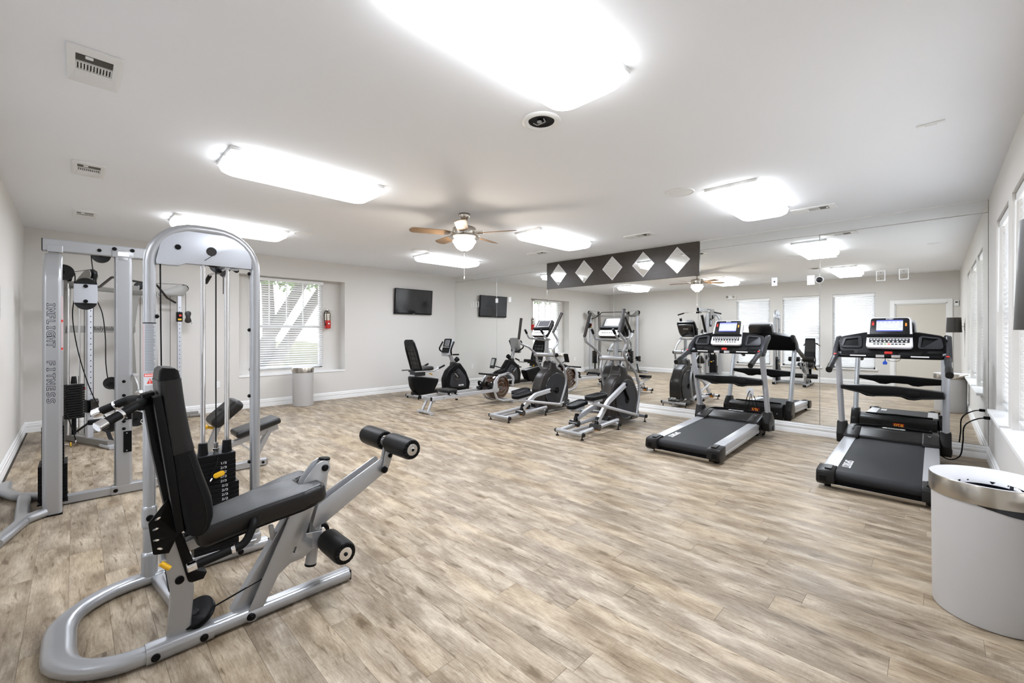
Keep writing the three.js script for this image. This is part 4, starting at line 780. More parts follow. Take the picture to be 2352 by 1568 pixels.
  const fine = std('label print', 1, 1, 1, 0.5, 0, { map: canvasTex(128, 512, (x, w, h) => { x.fillStyle = '#b4b6b8'; x.fillRect(0, 0, w, h); x.fillStyle = '#6c6f73'; let s = 3; for (let y = 6; y < h - 6; y += 9) { s = (s * 37 + 11) % 29; x.fillRect(22, y, 74 + s, 5); } x.fillStyle = '#c7402c'; x.fillRect(6, 0, 5, h); }) });
  const warn = std('warning label', 1, 1, 1, 0.5, 0, { map: canvasTex(128, 320, (x, w, h) => { x.fillStyle = '#c9cacb'; x.fillRect(0, 0, w, h); x.fillStyle = '#cf3a2b'; x.fillRect(0, 4, w, 30); x.fillStyle = '#fff'; x.font = 'bold 22px sans-serif'; x.textAlign = 'center'; x.fillText('WARNING', w / 2, 27); x.fillStyle = '#cf3a2b'; x.beginPath(); x.moveTo(64, 50); x.lineTo(96, 104); x.lineTo(32, 104); x.fill(); x.fillStyle = '#fff'; x.fillRect(61, 66, 6, 22); x.fillRect(61, 92, 6, 6); x.fillStyle = '#777'; for (let y = 122; y < h - 6; y += 11) x.fillRect(10, y, w - 24 - (y % 3) * 9, 5); }) });
  lab(1.13, 1.38, fine, 0.35, 2.6, 'spec_label', 'grey label of small print with a red edge'); lab(0.95, 1.12, warn, 0.55, 2.55, 'warning_label', 'warning label with red triangle');
  part('label_ring', lathe([[0.0277, -0.003], [0.0287, 0], [0.0277, 0.003]], 24).translate(xa, 1.384, 6.4615), M.dark, o);

  // seat post (behind) and front post (leaning), both on the right floor tube
  part('seat_post', sweep(filleted([[xs - 0.005, 0.05, 6.432], [xs + 0.005, 0.25, 6.420, 0.10], [xs, 0.47, 6.452]]), section(0.050, 0.078, 0.008), { up: Z1 }), M.silver, o);
  bolts([[xs + 0.032, 0.300, 6.432, 0.016]]);
  const f = part('front_post', beam([[xs - 0.018, 0.05, 6.215], [xs - 0.018, 0.50, 5.93]], 0.06, 0.05, X1, 0.006), M.silver, o);
  const gus = [[6.205, -0.0 + 0.012, 0.02], [6.150, 0.004, 0.02], [6.055, 0.180], [6.000, 0.215, 0.02], [5.945, 0.215, 0.01], [5.900, 0.245, 0.01], [5.900, 0.30, 0.01], [5.935, 0.32, 0.02], [5.895, 0.44], [5.850, 0.56], [5.805, 0.635, 0.03], [5.835, 0.685, 0.03], [5.880, 0.665, 0.02], [5.935, 0.60], [6.045, 0.355]];
  for (const s of [1, -1]) part('side_plate', extX(gus, xs + 0.012 + s * 0.030, 0.008, 0.0015, [[[5.985, 0.285], [5.975, 0.283], [5.985, 0.255], [5.993, 0.262]]]), M.silver, o);
  bolts([[xs + 0.050, 0.036, 6.176, 0.016], [xs + 0.048, 0.640, 5.838, 0.017]]);
  // swing lever: upright tube, collar bracket, lower rollers
  const lv = part('swing_lever', rod(V(xs, 0.672, 5.822), V(xs, 0.152, 5.892), 0.027, 0.027, 24), M.silver2, o);
  part('lever_cap', rod(V(xs, 0.668, 5.8225), V(xs, 0.680, 5.821), 0.0285, 0.0285, 24), M.black, lv); part('lever_cap', rod(V(xs, 0.156, 5.8915), V(xs, 0.144, 5.893), 0.0285, 0.0285, 24), M.black, lv);
  part('roller_bracket', sweep(filleted([[xs + 0.030, 0.290, 5.985], [xs + 0.042, 0.285, 5.90, 0.03], [xs + 0.040, 0.275, 5.845, 0.03], [xs - 0.02, 0.272, 5.835]]), section(0.006, 0.085, 0.002), { up: Y1 }), M.silver, lv);
  const roller = (c, l, r, holder, near) => {
    const g = part('foam_roller', sweep([0, 0.06, 0.12, 0.5, 0.88, 0.94, 1].map((t) => c.clone().add(V((t - 0.5) * l, 0, 0))), circle(r, 28), { scale: (t) => [1, 1].map(() => [0.90, 0.985, 1, 1, 1, 0.985, 0.90][Math.round(t * 6)]) }), M.foam, holder);
    for (const e of [-1, 1]) {
      part('roller_end', [disc(c.clone().add(V(e * (l / 2 + 0.001), 0, 0)), X1, r * 0.86, 0.005, 32), ...Array.from({ length: 16 }, (_, i) => { const a = i / 16 * 6.283; return turned(rbox(0.006, r * 0.30, r * 0.10, 0, r * 0.72, 0, 0.002, 1), a, 0, 0).translate(c.x + e * (l / 2 + 0.003), c.y, c.z); })], M.black, g);
      part('end_washer', disc(c.clone().add(V(e * (l / 2 + 0.004), 0, 0)), X1, r * 0.55, 0.004, 28), M.chrome, g, 'bright steel washer');
      part('end_bolt', bolt(c.clone().add(V(e * (l / 2 + 0.008), 0, 0)), X1, r * 0.16, 0.006), M.black, g);
    }
    return g;
  };
  part('roller_shaft', rod(V(xs - 0.25, 0.272, 5.828), V(xs + 0.265, 0.272, 5.828), 0.011), M.chrome, lv);
  roller(V(xs + 0.158, 0.272, 5.828), 0.205, 0.056, lv); roller(V(xs - 0.145, 0.272, 5.828), 0.20, 0.056, lv);
  // upper arm: two flat bars, crank bracket, upper rollers
  const ua = part('leg_arm', [extX([[5.905, 0.335, 0.02], [5.870, 0.455, 0.02], [5.508, 0.625, 0.02], [5.488, 0.540, 0.03], [5.83, 0.355, 0.02]], xs + 0.034, 0.008, 0.0015), extX([[5.905, 0.335, 0.02], [5.870, 0.455, 0.02], [5.508, 0.625, 0.02], [5.488, 0.540, 0.03], [5.83, 0.355, 0.02]], xs - 0.034, 0.008, 0.0015)], M.silver, o);
  const cb = part('roller_crank', [extX([[5.525, 0.535, 0.03], [5.488, 0.530, 0.03], [5.440, 0.655, 0.03], [5.470, 0.672, 0.03], [5.492, 0.66, 0.02]], xs + 0.044, 0.007, 0.0015), sweep(filleted([[xs + 0.006, 0.60, 5.488], [xs + 0.004, 0.655, 5.475, 0.03], [xs, 0.70, 5.462]]), section(0.034, 0.022, 0.010, 4), { up: X1 })], M.silver, ua);
  part('arm_bolt', bolt(V(xs + 0.052, 0.628, 5.470), X1, 0.012, 0.009), M.black, ua); part('arm_bolt', bolt(V(xs + 0.052, 0.555, 5.506), X1, 0.018, 0.016), M.black, ua);
  part('roller_shaft', rod(V(xs - 0.265, 0.698, 5.455), V(xs + 0.265, 0.698, 5.455), 0.011), M.chrome, ua);
  roller(V(xs + 0.142, 0.698, 5.455), 0.225, 0.057, ua); roller(V(xs - 0.145, 0.698, 5.455), 0.225, 0.057, ua);
  // seat: tapering pad with a notch in its front edge
  {
    const A = V(0, 0.470, 6.385), B = V(0, 0.560, 5.868), len = A.distanceTo(B), t = 0.086;
    const out = [[-0.115, 0, 0.05], [0.115, 0, 0.05], [0.135, len * 0.45], [0.172, len * 0.80, 0.05], [0.165, len, 0.045], [0.062, len - 0.004, 0.02], [0.046, len - 0.075, 0.02], [-0.046, len - 0.075, 0.02], [-0.062, len - 0.004, 0.02], [-0.165, len, 0.045], [-0.172, len * 0.80, 0.05], [-0.135, len * 0.45]];
    const g = ext(out, t, 0.024, [], 6);
    const dir = B.clone().sub(A).normalize(), up = V(1, 0, 0).cross(dir).normalize();
    g.applyMatrix4(new THREE.Matrix4().makeBasis(V(1, 0, 0), dir, up)).translate(xs, A.y, A.z);
    const seat = part('seat', g, M.vinylTop, o);
    part('seat_board', ext(out.map(([a, b, r]) => [a * 0.86, len * 0.06 + b * 0.88, r]), 0.014, 0.002).applyMatrix4(new THREE.Matrix4().makeBasis(V(1, 0, 0), dir, up)).translate(xs, A.y, A.z).translate(up.x * -0.046, up.y * -0.046, up.z * -0.046), M.black, seat);
  }
  part('seat_rail', beam([[xs, 0.425, 6.42], [xs, 0.515, 5.90]], 0.05, 0.05, X1, 0.006), M.silver, o);
  // backrest: shaped cushion on a black steel channel
  const spine = [[6.472, 1.190, 0.040, 0.86], [6.473, 1.180, 0.062, 0.94], [6.472, 1.150, 0.072, 0.97], [6.460, 1.03, 0.074, 0.98], [6.440, 0.88, 0.082, 1.0], [6.412, 0.74, 0.098, 1.12], [6.388, 0.63, 0.112, 1.22], [6.380, 0.56, 0.108, 1.20], [6.384, 0.51, 0.082, 1.12], [6.388, 0.495, 0.050, 1.0]];
  const crv = new THREE.CatmullRomCurve3(spine.map((q) => V(xs, q[1], q[0]))), thick = (t, k) => { const u = t * (spine.length - 1), i = Math.min(spine.length - 2, Math.floor(u)); return lerp(spine[i][k], spine[i + 1][k], u - i); };
  part('back_cushion', sweep(Array.from({ length: 46 }, (_, i) => crv.getPoint(i / 45)), section(0.100, 0.218, 0.034, 6), { up: X1, scale: (t) => [thick(t, 2) / 0.100, thick(t, 3)] }), M.vinyl, o);
  part('cushion_sleeve', sweep(Array.from({ length: 24 }, (_, i) => crv.getPoint(0.23 + i / 23 * 0.24)), section(0.100, 0.218, 0.034, 6), { up: X1, scale: (t) => [thick(0.23 + t * 0.24, 2) / 0.100 + 0.06, thick(0.23 + t * 0.24, 3) * 1.025] }), M.vinylTop, o);
  for (const e of [1, -1]) part('cushion_seam', sweep(Array.from({ length: 20 }, (_, i) => { const t = 0.48 + i / 19 * 0.44, p = crv.getPoint(t), w = 0.109 * thick(t, 3); return V(xs + e * (w - 0.0005), p.y, p.z - thick(t, 2) * 0.22); }), circle(0.0022, 6)), M.foam, o);
  part('back_channel', [extX([[6.552, 1.085], [6.515, 1.095], [6.474, 0.88], [6.432, 0.52], [6.372, 0.32], [6.338, 0.300], [6.350, 0.275], [6.402, 0.275, 0.02], [6.478, 0.60], [6.522, 0.86]], xs, 0.075, 0.003), extX([[6.526, 1.08], [6.500, 1.085], [6.458, 0.80], [6.428, 0.53], [6.452, 0.52]], xs, 0.225, 0.003)], M.black, o);
  // adjuster quadrant with slots, yellow knob
  part('adjuster_plate', extX([[6.475, 0.655], [6.535, 0.575, 0.01], [6.520, 0.445, 0.01], [6.470, 0.435], [6.440, 0.50]], xs + 0.052, 0.008, 0.0015, [[6.505, 0.585, -0.5], [6.512, 0.545, -0.2], [6.510, 0.500, 0.2], [6.498, 0.462, 0.5]].map(([a, b, r]) => ring(a, b, 0.0125, 0.007, 14, r)), 2), M.black, o);
  part('adjuster_stem', rod(V(xs + 0.01, 0.43, 6.487), V(xs + 0.085, 0.415, 6.492), 0.011), M.silver2, o);
  part('adjuster_knob', sweep([V(xs + 0.088, 0.418, 6.500), V(xs + 0.090, 0.404, 6.487), V(xs + 0.092, 0.388, 6.472)], section(0.018, 0.032, 0.009, 4), { up: X1, scale: (t) => [1, 0.55 + 0.45 * Math.sin(Math.PI * t)] }), M.yellow, o, 'yellow adjustment knob');
  // hand grips beside the seat and behind the back
  const grips = (pts, r, tipDir) => { const g = part('hand_grip', pipe(pts, r, 16), M.rubber, o); const e = V(...pts[pts.length - 1]); part('grip_end', rod(e, e.clone().addScaledVector(tipDir, 0.032), r * 1.12, r * 1.12, 22), M.chrome, g, 'bright metal end cap'); return g; };
  for (const s of [1, -1]) {
    const pts = [[xs + s * 0.03, 0.520, 6.185], [xs + s * 0.15, 0.500, 6.185, 0.03], [xs + s * 0.165, 0.425, 6.225, 0.05], [xs + s * 0.165, 0.402, 6.395]];
    const g = grips(pts, 0.0165, V(0, -0.13, 0.99).normalize());
    part('grip_collar', rod(V(xs + s * 0.165, 0.4185, 6.262), V(xs + s * 0.165, 0.4165, 6.278), 0.0195, 0.0195, 20), M.chrome, g);
    const q = [[xs + s * 0.02, 1.050, 6.515], [xs + s * 0.05, 1.060, 6.548, 0.03], [xs + s * 0.120, 1.055, 6.578, 0.04], [xs + s * 0.165, 1.012, 6.660]];
    const u = grips(q, 0.0165, V(s * 0.44, -0.42, 0.79).normalize());
    part('grip_collar', rod(V(xs + s * 0.140, 1.036, 6.615), V(xs + s * 0.145, 1.031, 6.624), 0.0195, 0.0195, 20), M.chrome, u);
  }
  part('grip_mount', rbox(0.06, 0.045, 0.09, xs, 1.045, 6.52, 0.006), M.black, o);
  // range hook, low pulley and pull cable
  part('range_hook', extX([[6.085, 0.405, 0.008], [6.065, 0.405, 0.006], [6.058, 0.36, 0.02], [6.035, 0.315, 0.02], [6.02, 0.300, 0.004], [6.045, 0.290, 0.004], [6.075, 0.335, 0.03]], xs - 0.01, 0.016, 0.002), M.silver2, o);
  const wheelAxis = V(0.271, 0.841, 0.463).normalize(), wc = V(6.335, 0.105, 6.365);
  part('low_pulley', [aim(toCreasedNormals(lathe([[0.012, -0.010], [0.045, -0.008], [0.060, -0.012], [0.070, -0.012], [0.070, -0.006], [0.061, 0], [0.070, 0.006], [0.070, 0.012], [0.060, 0.012], [0.045, 0.008], [0.012, 0.010]], 36), 0.6), wc.clone().addScaledVector(wheelAxis, -0.01), wc.clone().addScaledVector(wheelAxis, 0.01)), disc(wc, wheelAxis, 0.047, 0.012, 32)], M.black, o);
  part('pulley_hub', [disc(wc, wheelAxis, 0.014, 0.026, 20)], M.dark, o);
  part('pulley_bracket', [beam([[xr, 0.065, 6.34], [6.31, 0.05, 6.37]], 0.04, 0.006, Y1, 0.001), rod(wc.clone().addScaledVector(wheelAxis, -0.03), wc, 0.008)], M.silver, o);
  const ce = V(xs + 0.004, 0.214, 5.915);
  part('pull_cable', [rod(ce, V(6.365, 0.122, 6.305), 0.0036, 0.0036, 8), smooth([[6.275, 0.063, 6.390], [6.18, 0.05, 6.40], [5.95, 0.05, 6.41], [xa, 0.10, 6.40]], 0.0036, 8)], M.rubber, o);
  part('cable_clevis', [rod(ce, ce.clone().add(V(0.004, -0.018, 0.066)), 0.007, 0.004), rbox(0.012, 0.016, 0.03, ce.x, ce.y + 0.008, ce.z - 0.012, 0.004)], M.chrome, o);
}
// ---------------------------------------------------------------- tower gym with lat bar (room coordinates)
{
  const xb = 3.82, xf = 4.03, xk = 3.60, zt = 6.855;
  const o = thingAt('tower_gym', 'tall silver cable tower gym with outlined lettering down its post and a padded bench', 'gym machine', [xb, 0, 6.2]);
  const bl = (p, ax = X1, r = 0.015) => part('bolt', bolt(V(...p), ax, r, 0.010), M.black, o);
  // arch of flat oval tube
  part('arch', sweep(filleted([[xf, 0.012, zt], [xf, 1.90, zt, 0.20], [xk, 1.90, zt, 0.20], [xk, 0.012, zt]]), section(0.074, 0.102, 0.024, 5), { up: Z1 }), M.silver, o);
  for (const x of [xf, xk]) part('arch_foot', rbox(0.080, 0.010, 0.108, x, 0.0055, zt, 0.003), M.black, o);
  // the maker's name in outlined capitals, reading down the post
  const put = (g, y, dx) => g.rotateZ(-Math.PI / 2).rotateY(Math.PI / 2).translate(xf + 0.037 + dx, y, zt + 0.006);
  const letters = (text, y0, y1) => [...text].forEach((c, i) => {
    const y = lerp(y0, y1, i / (text.length - 1)), mk = (grow, depth) => { const g = new TextGeometry(c, { font: fontR, size: 0.037, depth, curveSegments: 4, bevelEnabled: grow > 0, bevelSize: grow, bevelThickness: 0.0002, bevelSegments: 1 }); g.computeBoundingBox(); const q = g.boundingBox; return g.translate(-(q.min.x + q.max.x) / 2, -(q.min.y + q.max.y) / 2, 0).scale(1.25, 1, 1); };
    const l = part('post_letter', put(mk(0.0030, 0.0004), y, 0), M.rubber, o, 'dark outlined capital'); part('letter_fill', put(mk(0, 0.0004), y, 0.0007), M.pale, l);
  });
  letters('INFLIGHT', 1.535, 1.245); letters('FITNESS', 1.112, 0.838);
  part('side_label', [rbox(0.004, 0.40, 0.018, xf + 0.026, 1.40, zt - 0.0455, 0.001)], std('pale warning strip', 0.55, 0.42, 0.42, 0.5), o, 'pale strip label with red edges');
  for (const y of [1.42, 1.215]) part('side_label_mark', rbox(0.005, 0.018, 0.019, xf + 0.0262, y, zt - 0.0455, 0.001), M.red, o);
  // top beam and its bracket
  const tb = part('top_beam', beam([[xb, 2.001, 6.910], [xb, 2.001, 5.72]], 0.06, 0.098, Y1, 0.014, 4), M.silver, o);
  for (const z of [6.912, 5.718]) part('end_cap', rbox(0.056, 0.094, 0.008, xb, 2.001, z, 0.004), M.black, tb);
  part('arch_clamp', rbox(0.072, 0.055, 0.085, xb, 1.975, 6.845, 0.006), M.silver, o);
  part('post_bracket', [extX([[6.395, 1.955], [6.525, 1.955], [6.525, 2.012, 0.01], [6.395, 2.012, 0.01]], xb + 0.034, 0.006, 0.001), extX([[6.43, 1.93], [6.487, 1.93], [6.487, 1.955], [6.43, 1.955]], xb + 0.034, 0.006, 0.001)], M.silver, o);
  part('bracket_label', box(0.001, 0.035, 0.07, xb + 0.0378, 1.982, 6.457), M.white, o);
  bl([xb + 0.036, 2.018, 6.512]); bl([xb + 0.036, 2.018, 6.402]); bl([xb + 0.033, 1.995, 6.601], X1, 0.013);
  // centre post with black sleeves
  part('centre_post', beam([[xb, 0.06, 6.457], [xb, 1.955, 6.457]], 0.07, 0.112, Z1, 0.022, 4), M.silver, o);
  for (const y of [0.70, 0.43]) { const s = part('adjuster_sleeve', rbox(0.012, 0.175, 0.052, xb + 0.036, y, 6.432, 0.004), M.black, o); for (const e of [-1, 1]) part('rivet', disc(V(xb + 0.0425, y + e * 0.072, 6.437), X1, 0.005, 0.002, 10), M.silver, s); }
  for (const y of [0.93, 0.815, 0.60, 0.54]) bl([xb + 0.038, y, 6.455], X1, 0.012);
  // sheaves
  const sheave = (c, r, ax = X1) => aim(toCreasedNormals(lathe([[0.010, -0.012], [r * 0.72, -0.008], [r * 0.88, -0.012], [r, -0.012], [r, -0.008], [r * 0.9, 0], [r, 0.008], [r, 0.012], [r * 0.88, 0.012], [r * 0.72, 0.008], [0.010, 0.012]], 36), 0.6), c.clone().addScaledVector(ax, -0.01), c.clone().addScaledVector(ax, 0.01));
  const pul = (c, r, ax) => { const p = part('pulley', [sheave(c, r, ax), disc(c, ax ?? X1, r * 0.7, 0.010, 28)], M.dark, o); part('pulley_axle', disc(c, ax ?? X1, 0.011, 0.036, 14), M.black, p); };
  pul(V(xb, 1.957, 6.590), 0.058); pul(V(xb, 1.957, 5.80), 0.058); pul(V(xb + 0.02, 1.800, 6.800), 0.060); pul(V(xb, 0.605, 6.375), 0.062); pul(V(xb, 0.92, 6.530), 0.05); pul(V(xb, 0.57, 6.540), 0.05);
  // floating double pulley
  const fb = part('floating_block', [rbox(0.005, 0.150, 0.135, xb + 0.020, 1.643, 6.679, 0.002), rbox(0.005, 0.150, 0.135, xb - 0.020, 1.643, 6.679, 0.002)], M.pale, o);
  for (const y of [1.702, 1.582]) { part('block_pulley', sheave(V(xb, y, 6.679), 0.066), M.dark, fb); part('block_bolt', bolt(V(xb + 0.026, y, 6.679), X1, 0.014, 0.007), M.black, fb); }
  const cab = (pts, n = 26) => part('cable', smooth(pts, 0.0036, 7, n), M.rubber, o);
  cab([[xb, 1.96, 6.648], [xb, 1.86, 6.640], [xb, 1.72, 6.615], [xb, 1.70, 6.612]]); cab([[xb + 0.02, 1.80, 6.740], [xb + 0.015, 1.75, 6.738], [xb, 1.70, 6.745]], 10);
  cab([[xb, 1.585, 6.745], [xb, 1.48, 6.752], [xb, 1.30, 6.738], [xb, 1.05, 6.695], [xb, 0.80, 6.628], [xb, 0.62, 6.55], [xb, 0.515, 6.46]]);
  cab([[xb, 1.585, 6.612], [xb, 1.50, 6.585], [xb, 1.30, 6.565], [xb, 1.05, 6.560], [xb, 0.90, 6.535], [xb, 0.84, 6.49]]);
  cab([[xb, 1.90, 5.75], [xb, 1.70, 5.75]], 6);
  // weight stack between the arch legs
  const xs = 3.815;
  for (const x of [xs - 0.065, xs + 0.065]) part('guide_rod', rod(V(x, 0.08, zt), V(x, 1.86, zt), 0.012), M.chrome, o);
  part('stack_cable', rod(V(xs, 0.72, zt), V(xs, 1.80, 6.845), 0.0036, 0.0036, 8), M.rubber, o);
  part('stack_head', [rbox(0.20, 0.045, 0.105, xs, 0.655, zt, 0.006), rod(V(xs - 0.065, 0.66, zt), V(xs - 0.065, 0.73, zt), 0.025, 0.02), rod(V(xs + 0.065, 0.66, zt), V(xs + 0.065, 0.73, zt), 0.025, 0.02)], M.iron, o);
  for (let i = 0; i < 21; i++) part('weight_plate', rbox(i < 11 ? 0.215 : 0.25, 0.0245, i < 11 ? 0.118 : 0.152, xs, 0.618 - i * 0.0262, zt, 0.002, 1), M.iron, o);
  const pin = part('selector_pin', rod(V(xs, 0.46, zt - 0.055), V(xs, 0.46, zt - 0.085), 0.006), M.chrome, o);
  part('pin_tag', rbox(0.05, 0.026, 0.010, xs, 0.46, zt - 0.092, 0.004), M.yellow, pin, 'yellow tag');
  part('pin_cord', smooth([[xs + 0.09, 0.76, zt - 0.06], [xs + 0.10, 0.66, zt - 0.085], [xs + 0.10, 0.56, zt - 0.11], [xs + 0.07, 0.50, zt - 0.12]], 0.0035, 6), M.rubber, pin);
  part('cord_clip', [new THREE.TorusGeometry(0.014, 0.003, 8, 18).translate(xs + 0.07, 0.485, zt - 0.12)], M.chrome, pin);
  part('stack_guard', rbox(0.26, 0.012, 0.16, xs, 0.062, zt, 0.003), M.black, o);
  // floor beam, loop and bench
  const bm = part('floor_beam', beam([[xb, 0.040, 6.80], [xb, 0.040, 5.385]], 0.062, 0.066, Y1, 0.010, 3), M.silver, o);
  part('end_cap', rbox(0.058, 0.062, 0.006, xb, 0.040, 5.383, 0.003), M.black, bm);
  part('beam_sleeve', beam([[xb, 0.041, 6.53], [xb, 0.041, 6.24]], 0.072, 0.076, Y1, 0.010, 3), M.silver, o);
  bl([xb + 0.038, 0.04, 6.505]); bl([xb + 0.038, 0.04, 6.275]); bl([xb + 0.033, 0.04, 5.42], X1, 0.013);
  part('floor_loop', sweep(filleted([[xf + 0.02, 0.034, 6.90], [xf + 0.10, 0.034, 6.985, 0.12], [xf + 0.50, 0.034, 7.085]]), section(0.075, 0.058, 0.027, 5), { up: Y1 }), M.silver, o); part('floor_loop', sweep(filleted([[xk - 0.02, 0.034, 6.92], [xk - 0.14, 0.034, 7.06, 0.10], [xk - 0.36, 0.034, 7.145, 0.1], [xk - 0.62, 0.034, 7.15]]), section(0.075, 0.058, 0.027, 5), { up: Y1 }), M.silver, o);
  part('loop_crossbar', sweep(filleted([[xf + 0.16, 0.034, 6.995], [xk - 0.10, 0.034, 7.02]]), section(0.075, 0.050, 0.02, 5), { up: Y1 }), M.silver, o);
  part('seat_post', beam([[xb, 0.07, 5.50], [xb, 0.345, 5.36]], 0.045, 0.070, X1, 0.008), M.silver, o);
  part('seat_tube', beam([[xb, 0.23, 5.80], [xb, 0.375, 5.28]], 0.055, 0.060, X1, 0.008), M.silver, o);
  part('bench_seat', turned(rbox(0.26, 0.062, 0.40, 0, 0, 0, 0.024, 5), 0.25, 0, 0).translate(xb, 0.405, 5.475), M.vinylTop, o);
  part('pad_post', beam([[xb, 0.06, 5.94], [xb, 0.46, 5.79]], 0.045, 0.070, X1, 0.008), M.silver, o);
  const pd = part('thigh_pad', turned(rbox(0.30, 0.30, 0.105, 0, 0, 0, 0.045, 6), -0.85, 0, 0).translate(xb, 0.575, 5.74), M.vinylTop, o);
  part('pad_slot', turned(rbox(0.09, 0.002, 0.03, 0, 0, 0, 0.001), -0.85 + Math.PI / 2, 0, 0).translate(xb, 0.612, 5.782), M.black, pd);
  part('knob', [rod(V(xb, 0.44, 5.83), V(xb, 0.455, 5.875), 0.012), rod(V(xb, 0.455, 5.875), V(xb, 0.468, 5.915), 0.022, 0.018)], M.yellow, o, 'yellow knob');
  part('ankle_roller', [rod(V(xb - 0.24, 0.20, 5.55), V(xb + 0.24, 0.20, 5.55), 0.012)], M.chrome, o);
  // lat bar hanging from the front of the beam
  const lb = part('lat_bar', pipe([[xb - 0.60, 1.86, 5.78], [xb - 0.40, 1.915, 5.78, 0.06], [xb + 0.40, 1.915, 5.78, 0.06], [xb + 0.60, 1.86, 5.78]], 0.0135, 12), M.chrome, o);
  for (const s of [-1, 1]) part('bar_grip', rod(V(xb + s * 0.61, 1.857, 5.78), V(xb + s * 0.42, 1.909, 5.78), 0.019, 0.019), M.rubber, lb);
  part('bar_hanger', [rbox(0.14, 0.05, 0.05, xb, 1.915, 5.78, 0.01), rod(V(xb, 1.915, 5.78), V(xb, 1.95, 5.78), 0.01)], M.black, lb);
  // row handle hung at the post
  part('pull_handle', [pipe([[xb + 0.055, 0.97, 6.39], [xb + 0.06, 0.90, 6.37], [xb + 0.06, 0.84, 6.36]], 0.006, 8), rod(V(xb + 0.02, 0.98, 6.39), V(xb + 0.09, 0.98, 6.38), 0.016), rod(V(xb + 0.02, 0.83, 6.37), V(xb + 0.09, 0.84, 6.35), 0.014)], M.chrome, o);
  part('snap_hook', [new THREE.TorusGeometry(0.02, 0.004, 8, 16).rotateY(Math.PI / 2).translate(xb + 0.05, 0.585, 6.33), pipe([[xb + 0.05, 0.585, 6.32], [xb + 0.06, 0.55, 6.25]], 0.004, 8)], M.chrome, o);
  part('ankle_strap', [rbox(0.05, 0.04, 0.10, xb + 0.03, 0.62, 6.62, 0.012), sweep(filleted([[xb + 0.03, 0.62, 6.66], [xb + 0.03, 0.56, 6.73]]), section(0.012, 0.04, 0.004), { up: X1 })], M.rubber, o);
}
